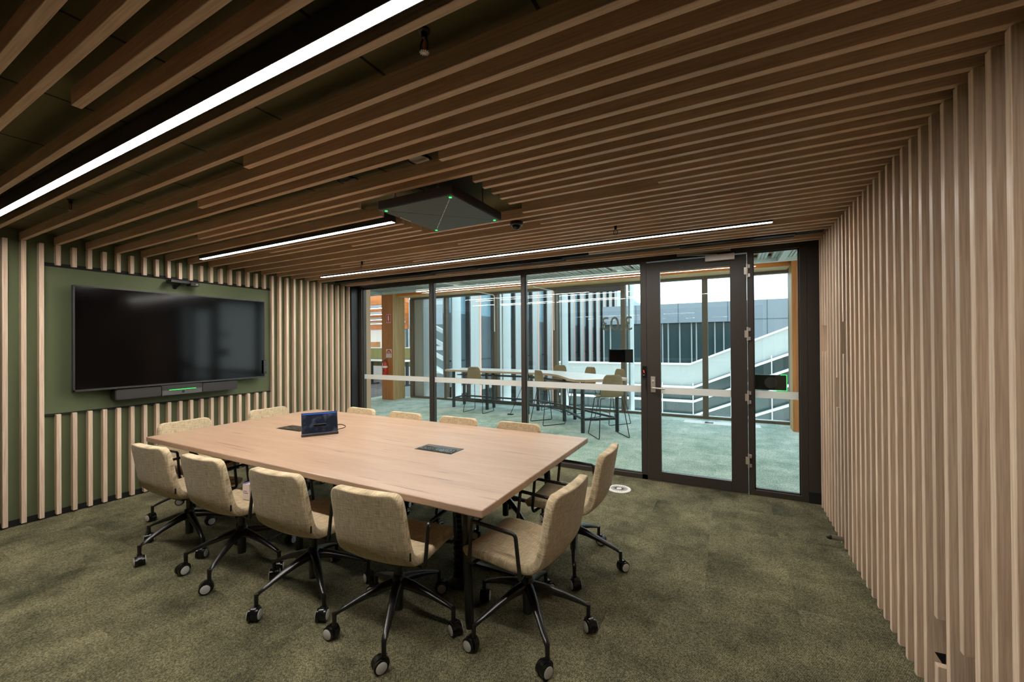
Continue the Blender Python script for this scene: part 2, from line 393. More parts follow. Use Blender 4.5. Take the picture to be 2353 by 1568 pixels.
for k in range(-11, 32):
    if k in (-5, 9, 23, 28, 29): 
        continue
    if k in (6, 8, 10, 12): continue
    if k in (-3,): continue
    if k % 2 == 0 and k not in starts:
        ceil_batten(k, XS, XE, full, gfull); continue
    if k == 31:
        ceil_batten(k, XS, XE, full, gfull); continue
    if k in starts and starts[k] is not None:
        ceil_batten(k, starts[k], XE, uniq.get(k, lab_part), 'part-length ceiling battens' )
for k in (6, 8, 10, 12):
    ceil_batten(k, XS, -2.29, 'ceiling batten running from the green wall and cut off at the black microphone panel', 'ceiling battens ending at the microphone panel')
ceil_batten(11, -4.21, -2.29, 'short ceiling batten between the second light and the cut-out of the microphone panel', 'ceiling battens ending at the microphone panel')
for k in (6, 8, 9, 10, 12):
    ceil_batten(k, -1.33, XE, 'ceiling batten starting right of the black microphone panel and running to the right wall', 'ceiling battens starting at the microphone panel')
ceil_batten(11, -.366, XE, 'ceiling batten with its end set back alone well right of the black microphone panel', 'part-length ceiling battens')
S_(M_('black_matte').box(LX, RX, 4.46, 4.60, 2.585, 2.655).build('trim_1'))
# slot air diffuser set in that dark bay
for i, (a, b) in enumerate(((-4.85, -3.65), (-2.9, -1.7), (-.44, .55))):
    mb = M_('black')
    mb.box(a, b, 4.47, 4.475, 2.57, 2.60).box(a, b, 4.585, 4.59, 2.57, 2.60)
    for j in range(5): mb.mat('steel_dark').box(a, b, 4.487+j*.021, 4.491+j*.021, 2.574, 2.598)
    mb.mat('black').box(a, b, 4.47, 4.59, 2.598, 2.602)
    tag(mb.build('air_diffuser'), ['linear slot air diffuser in the ceiling bay by the glass wall, at its left end', 'linear slot air diffuser in the ceiling bay by the glass wall, above the middle panes', 'linear slot air diffuser in the ceiling bay by the glass wall, above the door'][i], 'air vent', 'slot air diffusers')

# left wall battens
def wall_batten(x0, x1, y, z0, z1, label, group, name='wall_batten'):
    o = M_('batten_z').box(x0, x1, y-BW, y, z0, z1).build(name, origin=((x0+x1)/2, y-BW/2, z0), bevel=.0015, seg=1)
    return tag(o, label, 'batten', group)
for k in range(-8, 32):
    y = yl(k)
    if k < 0:
        wall_batten(LX-.06, LX, y, .02, CZ-.006, {-1: 'full-height timber batten touching the left edge of the green display panel', -2: 'second full-height timber batten left of the green display panel', -3: 'third full-height timber batten left of the display panel, at the left photo edge'}.get(k, 'full-height timber wall batten left of the green display panel, outside the photo'), 'full-height wall battens left of the display')
    elif k >= 19:
        wall_batten(LX-.06, LX, y, .02, CZ-.006, {19: 'full-height timber batten touching the right edge of the green display panel', 31: 'full-height timber batten beside the black frame in the far left corner'}.get(k, 'full-height timber batten on the green wall between display panel and glass wall'), 'full-height wall battens right of the display')
    else:
        wall_batten(LX-.06, LX, y, 2.362, CZ-.006, 'short timber batten above the green display panel', 'short wall battens above the display')
        wall_batten(LX-.06, LX, y, .02, .957, 'half-height timber batten below the green display panel', 'half-height wall battens below the display')
# right wall battens
RYB = {}
for j in range(-8, 29):
    y = 1.832+.1094*j
    if j >= 19: y = 1.832+.1094*j-.0015*(j-18)
    lab = {28: None, 27: 'full-height timber batten of the right wall touching the dark panel beside the glass wall'}.get(j, 'full-height timber batten on the right-hand wall')
    if j == 28: continue
    g = 'full-height battens of the right wall'
    x0, x1 = RX, RX+.092
    top = CZ-.006
    if j in (25, 26):
        which = 'left' if j == 26 else 'right'
        wall_batten(x0, x1, y, 1.735, top, 'upper piece of the cut timber batten directly above the white switch, %s one' % which, 'cut battens around the switch')
        wall_batten(x0, x1, y, .03, 1.50, 'lower piece of the cut timber batten directly below the white switch, %s one' % which, 'cut battens around the switch')
    elif j == 21:
        wall_batten(x0, x1, y, 1.302, top, 'upper piece of right-wall batten above the lower rectangular gap', g)
        wall_batten(x0, x1, y, .03, 1.065, 'lower piece of right-wall batten below the lower rectangular gap', g)
    elif j == 19:
        wall_batten(x0, x1, y, 1.742, top, 'upper piece of right-wall batten above the upper rectangular gap, right of the white switch', g)
        wall_batten(x0, x1, y, .03, 1.498, 'lower piece of right-wall batten below the upper rectangular gap, right of the white switch', g)
    elif j == 5:
        wall_batten(x0, x1, y, .426, top, 'right-wall batten cut short above the dark triangular gap near the floor', g)
        wall_batten(x0, x1, y, .03, .23, 'short stub of right-wall batten below the dark triangular gap near the floor', g)
    elif j == 3:
        wall_batten(x0, x1, y, .422, top, 'right-wall batten ending above the bare socket bay at the lower right of the photo', g)
    else:
        wall_batten(x0, x1, y, .03, top, lab, g)
# wood lining behind the right battens
S_(M_('batten_z').box(RX+.092, RX+.098, 4.35, 4.93, .03, 2.55).build('trim_2'))
sw = empty('light_switch', (RX+.075, 4.60, 1.59))
M_('white_plastic').box(RX+.070, RX+.092, 4.565, 4.635, 1.525, 1.665).build('switch_plate', sw, org=sw.location, bevel=.003)
M_('white').box(RX+.066, RX+.071, 4.585, 4.615, 1.57, 1.62).build('switch_button', sw, org=sw.location)
tag(sw, 'white switch plate in the cut-out of the right wall beside the glass', 'light switch')
_t = [(.789, .228), (.825, .230), (.824, .167)]
tag(M_('black_matte').add([(x, y, z) for y in (2.4545, 2.4562) for x, z in _t], [(0, 1, 2), (5, 4, 3), (0, 3, 4, 1), (1, 4, 5, 2), (2, 5, 3, 0)]).build('cable_cutout'), 'small dark triangular cut-out in a right-wall batten near the floor', 'cut-out')
ds = empty('door_stop', (RX, 3.93, .085))
M_('steel_dark').cyl((RX+.02, 3.93, .085), (RX-.075, 3.93, .085), .017).build('stem', ds, smooth=True, org=ds.location)
M_('black').lathe([(.017, 0), (.018, .01), (.014, .026), (.006, .033)], (RX-.075, 3.93, .085), axis=(-1, 0, 0)).build('rubber_tip', ds, smooth=True, org=ds.location)
tag(ds, 'steel door stop with black rubber tip sticking out of the right wall near the floor', 'door stop')

# ------------------------------------------------------------------ glass wall
fr = MB().mat('frame')
y0, y1 = GY, GY+.105
ZT, ZB = 2.53, .055
gx = [(-5.50, -4.048), (-3.99, -2.474), (-2.418, -.901)]
fr.box(-5.70, .87, y0, y1, ZT, 2.64)                      # head
fr.box(-5.50, -.837, y0, y1, 0, ZB)
fr.box(.231, .691, y0, y1, 0, ZB)
fr.box(-5.56, -5.50, y0, y1, ZB, ZT)
for a, b in ((-4.048, -3.99), (-2.474, -2.418), (-.901, -.840), (.180, .231), (.631, .691)): fr.box(a, b, y0, y1, ZB if b < -1 or a > .5 else 0, ZT)
S_(fr.build('trim_3', bevel=.002, seg=1))
S_(M_('black').box(-5.634, -5.56, 4.77, y1, 0, 2.60).build('trim_4'))
S_(M_('frame').box(.691, .87, y0-.005, y1, .11, 2.60).mat('black_matte').box(.691, .87, y0-.008, y1, 0, .11).build('trim_5'))
S_(M_('steel_dark').box(-.84, .18, y0-.012, y0+.02, -.002, .006).build('trim_6'))
for i, (a, b) in enumerate(gx+[(.231, .631)]):
    w = S_(M_('glass').box(a-.005, b+.005, y0+.048, y0+.054, ZB-.01, ZT+.01).build('window_%d' % (i+1)))
    S_(M_('frosted').box(a, b, y0+.0465, y0+.0478, 1.006, 1.083).build('frosted_band', w))
    mb = M_('frame')   # glazing beads
    mb.box(a, b, y0+.03, y0+.045, ZB, ZB+.012).box(a, b, y0+.03, y0+.045, ZT-.012, ZT)
    mb.box(a, a+.012, y0+.03, y0+.045, ZB, ZT).box(b-.012, b, y0+.03, y0+.045, ZB, ZT); mb.build('glazing_bead', w)
# door
D0, D1 = -.835, .175
dr = MB().mat('frame')
dr.box(D0, D0+.147, y0-.004, y0+.05, .008, 2.515).box(D1-.155, D1, y0-.004, y0+.05, .008, 2.515)
dr.box(D0+.147, D1-.155, y0-.004, y0+.05, .008, .112).box(D0+.147, D1-.155, y0-.004, y0+.05, 2.407, 2.515)
door = S_(dr.build('door_1', bevel=.002, seg=1))
M_('glass').box(D0+.14, D1-.15, y0+.020, y0+.026, .105, 2.412).build('glass_pane', door)
M_('frosted').box(D0+.147, D1-.155, y0+.0185, y0+.0195, 1.003, 1.078).build('frosted_band', door)
hb = M_('steel').box(-.795, -.745, y0-.014, y0-.004, 1.02, 1.20).mat('white').cyl((-.77, y0-.018, 1.155), (-.77, y0-.013, 1.155), .011).mat('black').box(-.773, -.767, y0-.020, y0-.017, 1.125, 1.14)
h_ = hb.build('door_handle', door, bevel=.001, seg=1)
M_('steel').tube(round_path([(-.772, y0-.01, 1.072), (-.772, y0-.062, 1.072), (-.635, y0-.062, 1.068)], .018), .010).build('lever', h_, smooth=True)
for z in (2.335, 1.675, 1.012, .352):
    mb = M_('steel').box(.150, .172, y0-.020, y0-.004, z-.037, z+.037)
    mb.cyl((.178, y0-.018, z-.072), (.178, y0-.018, z+.072), .008).box(.184, .205, y0-.018, y0-.001, z+.03, z+.065).box(.184, .205, y0-.018, y0-.001, z-.065, z-.03)
    mb.build('hinge', door, bevel=.001, seg=1)
mb = M_('steel').box(-.215, .065, y0-.065, y0-.005, 2.462, 2.527); mb.build('closer_body', door, bevel=.002, seg=1)
mb = M_('steel').box(-.50, .03, y0-.05, y0-.002, 2.555, 2.578).beam((-.10, y0-.04, 2.532), (-.46, y0-.04, 2.552), .018, .008); mb.build('closer_rail', door)
cr_ = empty('card_reader', (-.865, y0, 1.25))
M_('plastic').box(-.888, -.845, y0-.022, y0, 1.185, 1.322).build('reader_body', cr_, org=cr_.location, bevel=.004)
M_('led_red').box(-.873, -.866, y0-.024, y0-.0215, 1.25, 1.262).box(-.871, -.864, y0-.024, y0-.0215, 1.240, 1.250).box(-.876, -.869, y0-.024, y0-.0215, 1.262, 1.272).build('red_light', cr_, org=cr_.location)
M_('white').box(-.878, -.872, y0-.0235, y0-.0215, 1.212, 1.216).box(-.869, -.860, y0-.0235, y0-.0215, 1.212, 1.216).build('logo_mark', cr_, org=cr_.location)
tag(cr_, 'black card reader with small red light on the frame left of the door', 'card reader')
st = M_('black').box(-.855, -.838, y0-.012, y0, 1.04, 1.172).mat('black_matte').box(-.852, -.842, y0-.016, y0-.011, 1.075, 1.14).build('door_strike')
tag(st, 'slim black door strike plate just below the card reader', 'lock')

# text on the outside of the glass (reads mirrored from in here)
cu = bpy.data.curves.new('room_number', 'FONT'); cu.body = '3.03'; cu.size = .235; cu.extrude = .0008; cu.space_character = .98
tx = bpy.data.objects.new('room_number', cu); C.objects.link(tx); mtx = mat('decal', rgb(112, 106, 92), .6); cu.materials.append(mtx)
tx.location = (-1.0, GY+.0565, 1.745); tx.rotation_euler = (math.radians(90), 0, math.radians(180))
cu.bevel_depth = 0
_me = bpy.data.meshes.new_from_object(tx); _t2 = bpy.data.objects.new('room_number_lettering', _me); _t2.location = tx.location; _t2.rotation_euler = tx.rotation_euler
bpy.data.objects.remove(tx); C.objects.link(_t2); tx = _t2
tag(tx, 'grey room number lettering on the third glass pane, seen mirrored from inside', 'lettering')
# room booking panels on the glass
rp = empty('room_panel', (-1.155, y0+.06, 1.43))
M_('black').box(-1.300, -1.008, y0+.056, y0+.075, 1.353, 1.512).build('panel_body', rp, org=rp.location, bevel=.003)
M_('screen').box(-1.285, -1.10, y0+.0545, y0+.0562, 1.362, 1.504).build('back_cover', rp, org=rp.location)
tag(rp, 'black room booking panel on the third pane, under the room number', 'touch panel')
rp2 = empty('wall_tablet', (.38, y0+.06, 1.17))
M_('black').box(.241, .520, y0+.056, y0+.078, 1.092, 1.248).build('panel_body', rp2, org=rp2.location, bevel=.003)
M_('speaker_cloth').lathe([(.001, 0), (.055, 0), (.058, .003), (.058, .004)], (.385, y0+.0555, 1.168), axis=(0, -1, 0)).build('round_mount', rp2, smooth=True, org=rp2.location)
M_('led_green').box(.521, .524, y0+.056, y0+.078, 1.092, 1.251).box(.47, .524, y0+.056, y0+.078, 1.248, 1.251).box(.41, .524, y0+.056, y0+.078, 1.089, 1.092).build('green_light_rim', rp2, org=rp2.location)
tag(rp2, 'black booking panel with round mount and green lit rim on the narrow pane', 'touch panel')

# ------------------------------------------------------------------ linear lights
def linear_light(x0, x1, y, label):
    r = empty('linear_light', ((x0+x1)/2, y, CZ))
    w = .0205
    M_('tv_bezel').box(x0, x1, y-w-.003, y-w, CZ, CZ+.08).box(x0, x1, y+w, y+w+.003, CZ, CZ+.08).box(x0-.003, x0, y-w-.003, y+w+.003, CZ, CZ+.08).box(x1, x1+.003, y-w-.003, y+w+.003, CZ, CZ+.08).box(x0, x1, y-w, y+w, CZ+.078, CZ+.08).build('housing', r, org=r.location)
    M_('led').box(x0, x1, y-w, y+w, CZ+.001, CZ+.004).build('diffuser', r, org=r.location)
    tag(r, label, 'ceiling light', 'linear lights of the meeting room')
linear_light(-5.14, .32, .868, 'longest-looking linear light, glaring across the top left of the photo')
linear_light(-5.185, -2.322, 2.402, 'short linear light ending at the black microphone panel')
linear_light(-5.14, .32, 3.889, 'long thin linear light nearest the glass wall, above the door')

# ------------------------------------------------------------------ ceiling devices
mp_ = empty('ceiling_microphone', (-1.71, 2.235, 2.47))
ox = mp_.location
X0, X1, Y0, Y1 = -2.007, -1.421, 1.941, 2.531
M_('black').box(X0, X1, Y0, Y1, 2.478, 2.528).build('housing', mp_, org=ox)
M_('mic_grey').box(X0+.004, X1-.004, Y0+.004, Y1-.004, 2.470, 2.478).build('face_plate', mp_, org=ox)
mb = M_('black')
for i in range(7):
    t0 = .10+i*.115; t1 = t0+.105
    mb.beam((X0+(X1-X0)*t0, Y0+(Y1-Y0)*t0, 2.4695), (X0+(X1-X0)*t1, Y0+(Y1-Y0)*t1, 2.4695), .004, .001)
mb.mat('white')
for i in range(7):
    t0 = .10+i*.115; t1 = t0+.10
    mb.beam((X0+(X1-X0)*(1-t0), Y0+(Y1-Y0)*t0, 2.4695), (X0+(X1-X0)*(1-t1), Y0+(Y1-Y0)*t1, 2.4695), .004, .001)
mb.build('cross_slots', mp_, org=ox)
for dx, dy in ((X0+.035, Y0+.035), (X1-.035, Y0+.035), (X0+.035, Y1-.035), (X1-.035, Y1-.035)):
    M_('led_green').cyl((dx, dy, 2.4705), (dx, dy, 2.4675), .009).build('status_light', mp_, org=ox)
M_('white').box(X0+.015, X0+.019, Y0+.20, Y0+.29, 2.4685, 2.470).cyl((X0+.017, Y0+.19, 2.4685), (X0+.017, Y0+.19, 2.470), .006).build('logo', mp_, org=ox)
for dx, dy in ((X0+.12, Y0+.03), (X1-.12, Y0+.03), (X0+.12, Y1-.03), (X1-.03, Y1-.2)):
    M_('steel_dark').cyl((dx, dy, 2.528), (dx, dy, 2.66), .004).cyl((dx, dy, 2.528), (dx, dy, 2.548), .010).build('hanger', mp_, org=ox)
tag(mp_, 'square black ceiling microphone panel with four green lights and dashed cross', 'ceiling device')
dc = empty('dome_camera', (-1.475, 2.875, 2.557))
M_('black').lathe([(.052, 0), (.052, -.018), (.048, -.026), (.040, -.030)], dc.location).build('housing', dc, smooth=True, org=dc.location)
M_('screen').lathe([(.038, -.030), (.033, -.044), (.02, -.055), (.006, -.059)], dc.location).build('dome', dc, smooth=True, org=dc.location)
tag(dc, 'small black dome camera hanging between battens right of the microphone panel', 'camera')
def speaker(x, y, label):
    r = empty('ceiling_speaker', (x, y, 2.66))
    M_('black').lathe([(.075, 0), (.075, -.006), (.066, -.010), (.060, -.004)], r.location).build('rim', r, smooth=True, org=r.location)
    M_('speaker_grey' if x < -2 else 'white').lathe([(.060, -.003), (.05, -.008), (.002, -.012)], r.location).build('grille', r, smooth=True, org=r.location)
    tag(r, label, 'ceiling speaker', 'round ceiling speakers')
speaker(-1.56, 1.82, 'round ceiling speaker with pale grille just this side of the microphone panel')
speaker(-2.16, 1.83, 'dark round ceiling device above the second light, left of the pale speaker')
def sprinkler(x, y, z, label):
    r = empty('sprinkler_head', (x, y, z)); z0 = 2.66
    M_('black').cyl((x, y, z0), (x, y, z+.045), .011).lathe([(.02, 0), (.02, -.006), (.012, -.01)], (x, y, z0)).build('pipe', r, smooth=True, org=r.location)
    M_('black').tube(round_path([(x-.003, y, z+.05), (x-.016, y, z+.03), (x-.014, y, z+.008), (x, y, z)], .01), .003).tube(round_path([(x+.003, y, z+.05), (x+.016, y, z+.03), (x+.014, y, z+.008), (x, y, z)], .01), .003).build('yoke', r, org=r.location)
    mb = M_('steel_dark').cyl((x, y, z), (x, y, z-.003), .006)
    for i in range(12):
        a = i*math.pi/6; mb.beam((x, y, z-.001), (x+.016*math.cos(a), y+.016*math.sin(a), z-.001), .003, .002)
    mb.build('deflector', r, org=r.location)
    M_('orange').cyl((x, y, z+.006), (x, y, z+.04), .003).build('bulb', r, org=r.location)
    tag(r, label, 'sprinkler', 'fire sprinkler heads')
sprinkler(-.90, 1.08, 2.585, 'nearest sprinkler head, hanging under the ceiling at the top centre of the photo')
sprinkler(-4.2, 1.115, 2.585, 'sprinkler head at the left, just beyond the longest bright light')
sprinkler(-3.80, 3.415, 2.49, 'tiny sprinkler head above the left end of the long thin light')
sprinkler(-.82, 3.40, 2.49, 'tiny sprinkler head above the right part of the long thin light')

# ------------------------------------------------------------------ display wall
S_(M_('green').box(LX-.062, LX-.046, 1.315, 3.432, .965, 2.350).build('wall_panel'))
bpy.data.objects['wall_panel'].name = 'trim_7'
S_(M_('black_matte').box(LX-.06, LX-.035, 1.31, 3.46, 2.350, 2.366).box(LX-.06, LX-.035, 1.31, 3.46, .948, .962).box(LX-.06, LX-.046, 1.31, 3.43, 2.366, 2.385).build('trim_8'))
tv = empty('display_screen', (-5.53, 2.38, 1.16)); o_ = tv.location
TX = -5.50
M_('black').box(-5.615, TX-.045, 1.7, 3.1, 1.3, 2.0).build('wall_mount', tv, org=o_)
M_('tv_bezel').box(TX-.045, TX-.002, 1.474, 3.290, 1.162, 2.184).build('casing', tv, org=o_, bevel=.003, seg=1)
M_('screen').box(TX-.004, TX, 1.486, 3.280, 1.180, 2.172).build('glass_screen', tv, org=o_)
M_('tv_bezel').box(TX-.004, TX+.003, 1.474, 1.486, 1.162, 2.184).box(TX-.004, TX+.003, 3.280, 3.290, 1.162, 2.184).box(TX-.004, TX+.003, 1.474, 3.290, 1.162, 1.180).box(TX-.004, TX+.003, 1.474, 3.290, 2.172, 2.184).build('bezel', tv, org=o_)
tag(tv, 'large black wall display switched off on the green panel', 'television')
sb = empty('video_bar', (-5.50, 2.34, 1.05)); o_ = sb.location
for a, b, rr in ((1.765, 2.148, 0), (2.536, 2.925, 1)):
    pts = rrect(1.765 if rr == 0 else 2.536, b, 1.046, 1.152, .02)
    mb = M_('black'); n = len(pts)
    vs = [(-5.59, y, z) for y, z in pts]+[(-5.475, y, z) for y, z in pts]
    mb.add(vs, [tuple(range(n-1, -1, -1)), tuple(range(n, 2*n))]+[(i, (i+1) % n, n+(i+1) % n, n+i) for i in range(n)])
    mb.mat('speaker_cloth'); pts2 = rrect(a+.008, b-.004, 1.053, 1.146, .016); n = len(pts2)
    vs = [(-5.476, y, z) for y, z in pts2]+[(-5.470, y, z) for y, z in pts2]
    mb.add(vs, [tuple(range(n-1, -1, -1)), tuple(range(n, 2*n))]+[(i, (i+1) % n, n+(i+1) % n, n+i) for i in range(n)])
    mb.build('speaker', sb, org=o_)
M_('tv_bezel').box(-5.59, -5.468, 2.150, 2.534, 1.046, 1.156).mat('speaker_cloth').box(-5.469, -5.466, 2.156, 2.528, 1.108, 1.152).mat('speaker_grey').box(-5.469, -5.466, 2.153, 2.531, 1.05, 1.102).build('camera_unit', sb, org=o_)
M_('black').lathe([(.001, 0), (.012, 0), (.014, .004), (.010, .006), (.001, .004)], (-5.466, 2.345, 1.078), axis=(1, 0, 0)).build('lens', sb, org=o_, smooth=True)
M_('led_green').box(-5.467, -5.463, 2.215, 2.470, 1.103, 1.107).build('green_light_bar', sb, org=o_)
tag(sb, 'long charcoal video conference bar with green light under the wall display', 'video bar')
wc = empty('wall_camera', (-5.55, 2.36, 2.30)); o_ = wc.location
M_('black').tube(round_path([(-5.615, 2.33, 2.27), (-5.57, 2.33, 2.27), (-5.53, 2.35, 2.31)], .01), .008).lathe([(.025, 0), (.025, .008), (.01, .02)], (-5.628, 2.33, 2.27), axis=(1, 0, 0)).build('bracket', wc, smooth=True, org=o_)
M_('black').box(-5.59, -5.47, 2.235, 2.42, 2.305, 2.335).build('housing', wc, bevel=.004, org=o_)
M_('black').box(-5.56, -5.46, 2.42, 2.505, 2.285, 2.325).mat('steel_dark').box(-5.461, -5.458, 2.47, 2.495, 2.295, 2.315).build('camera_head', wc, bevel=.004, org=o_)
tag(wc, 'small black camera on a bracket above the wall display', 'camera')
rc = empty('remote_control', (TX+.012, 3.275, 1.30)); o_ = rc.location
M_('plastic').box(TX+.003, TX+.022, 3.258, 3.302, 1.215, 1.392).build('body', rc, bevel=.004, org=o_)
mb = M_('speaker_grey')
for i in range(9):
    for j in range(3):
        mb.mat('red' if (i == 0 and j == 0) else 'speaker_grey').box(TX+.022, TX+.0245, 3.264+j*.013, 3.272+j*.013, 1.375-i*.016, 1.383-i*.016)
mb.build('buttons', rc, org=o_)
tag(rc, 'black remote control stuck upright on the lower right edge of the display', 'remote control')

# ================================================================== TABLE
TZ = .79
tb = empty('meeting_table', (-2.81, 2.517, 0)); o_ = tb.location
bx0, bx1, by0, by1 = -4.565, -1.058, 1.677, 3.359
M_('table_wood').box(bx0, bx1, by0, by1, TZ-.042, TZ).build('tabletop', tb, bevel=.007, seg=3, org=o_)
for x in (-4.32, -2.80, -1.30):
    for y, s in ((1.92, 1), (3.12, -1)):
        M_('metal_black').cyl((x, y, .03), (x-.03 if x < -4 else x-.04 if x > -2 else x, y+.02*s, TZ-.05), .025, .027).cyl((x, y, 0), (x, y, .03), .022, .025).build('leg', tb, smooth=True, org=o_)
M_('metal_black').box(-4.35, -1.34, 1.92, 1.96, TZ-.085, TZ-.043).box(-4.35, -1.34, 3.08, 3.12, TZ-.085, TZ-.043).box(-4.36, -4.30, 1.94, 3.10, TZ-.08, TZ-.043).box(-1.37, -1.31, 1.94, 3.10, TZ-.08, TZ-.043).box(-2.83, -2.77, 1.94, 3.10, TZ-.08, TZ-.043).build('frame_rail', tb, org=o_)
tag(tb, 'large rectangular oak meeting table on black metal legs', 'table')
def power_box(x0, x1, y0_, y1_, label):
    r = empty('table_power_box', ((x0+x1)/2, (y0_+y1_)/2, TZ)); o2 = r.location
    M_('black').box(x0, x1, y0_, y1_, TZ, TZ+.003).build('rim', r, org=o2)
    M_('plastic').box(x0+.012, x1-.012, y0_+.012, y0_+.085, TZ+.003, TZ+.006).build('lid', r, org=o2, bevel=.001, seg=1)
    mb = M_('black_matte').box(x0+.02, x1-.02, y0_+.09, y0_+.112, TZ+.0031, TZ+.0034)
    mb.mat('speaker_grey')
    for i in range(14): mb.box(x0+.10+i*.013, x0+.108+i*.013, y0_+.094, y0_+.108, TZ+.0034, TZ+.0044+.001*(i % 2))
    mb.build('brush_strip', r, org=o2)
    tag(r, label, 'power box', 'cable boxes in the table')
power_box(-2.135, -1.792, 2.42, 2.583, 'black cable box set in the right half of the tabletop')
power_box(-3.865, -3.52, 2.42, 2.583, 'black cable box in the tabletop, half hidden behind the tablet')
# tablet: leaning screen, its lower edge from (-3.276,2.305) to (-3.124,2.528)
tbm = empty('touch_tablet', (-3.215, 2.41, TZ)); tbm.rotation_euler = (0, 0, math.atan2(.223, .152)); 
def loc_box(name, mats, x0, x1, y0_, y1_, z0, z1, parent, rx=0, bevel=.0015):
    o = M_(mats).box(x0, x1, y0_, y1_, z0, z1).build(name, parent, bevel=bevel, seg=2); o.rotation_euler = (rx, 0, 0); return o
RXT = math.radians(-28)
b_ = loc_box('casing', 'black', -.148, .148, -.004, .006, .004, .215, tbm, RXT)
scm = bpy.data.materials.new('tablet_screen'); scm.use_nodes = True; nn = scm.node_tree; bb = nn.nodes['Principled BSDF']
bb.inputs['Base Color'].default_value = (.01, .012, .02, 1); bb.inputs['Roughness'].default_value = .05
tcc = nn.nodes.new('ShaderNodeTexCoord'); nzz = nn.nodes.new('ShaderNodeTexNoise'); nzz.inputs['Scale'].default_value = 14; nn.links.new(tcc.outputs['Object'], nzz.inputs[0])
rpp = nn.nodes.new('ShaderNodeValToRGB'); rpp.color_ramp.elements[0].position = .52; rpp.color_ramp.elements[0].color = (.006, .009, .016, 1); rpp.color_ramp.elements[1].position = .75; rpp.color_ramp.elements[1].color = (.12, .14, .18, 1)
nn.links.new(nzz.outputs[0], rpp.inputs[0]); nn.links.new(rpp.outputs[0], bb.inputs['Emission Color']); bb.inputs['Emission Strength'].default_value = .5
MT['tablet_screen'] = scm
mat('tablet_bar', rgb(30, 60, 140), .1, emis=(.02, .06, .2, 1), estr=1)
M_('tablet_screen').box(-.142, .142, -.0052, -.004, .024, .208).mat('tablet_bar').box(-.142, .142, -.0056, -.0052, .196, .208).build('display', b_)
loc_box('base_bar', 'tv_bezel', -.150, .150, -.014, .014, .001, .022, tbm, 0, .004)
M_('black').tube(round_path([(.10, .06, .06), (.17, .05, .075), (.21, .03, .06), (.22, .10, .03), (.16, .16, .008)], .04), .004).beam((0, .006, .1), (0, .11, .008), .10, .004).build('stand', tbm)
tag(tbm, 'small tablet leaning on its stand on the tabletop, next to the left cable box', 'tablet')
pr_ = empty('power_rail', (-2.66, 2.16, .6))
M_('black').box(-2.72, -2.60, 2.15, 2.20, .46, TZ-.085).mat('white').box(-2.64, -2.60, 2.147, 2.15, .50, .56).build('power_unit', pr_, org=pr_.location, bevel=.003)
tag(pr_, 'black power unit with white sticker hanging under the tabletop', 'power unit')
cs = empty('cable_riser', (-1.60, 2.25, 0)); o_ = cs.location
M_('black').lathe([(.085, 0), (.085, .012), (.06, .03), (.045, .05)], o_).build('base', cs, smooth=True, org=o_)
mb = M_('plastic')
for i in range(20):
    z = .05+i*.0345; mb.lathe([(.036, 0), (.042, .006), (.042, .018), (.036, .024), (.02, .026), (.02, .0345)], (o_[0], o_[1], z), n=16)
mb.build('spine', cs, smooth=True, org=o_)
tag(cs, 'black segmented cable riser standing on the carpet under the right end of the table', 'cable guide')
cb = M_('black').tube(round_path([(-3.30, 1.98, .012), (-3.36, 2.2, .014), (-3.2, 2.5, .012), (-2.9, 2.7, .01)], .12, 8), .006, 8)
cbo = cb.mat('orange').cyl((-3.30, 1.98, .014), (-3.297, 1.955, .014), .013).mat('black').cyl((-3.304, 2.0, .014), (-3.30, 1.98, .014), .016).build('loose_cable')
tag(cbo, 'black cable with orange-tipped plug lying on the carpet under the table', 'cable')
cb = M_('metal_black').box(-1.78, -1.30, 2.47, 2.50, .003, .016)
tag(cb.build('floor_bar'), 'grey flat cable cover on the carpet behind the cable riser', 'cable cover')

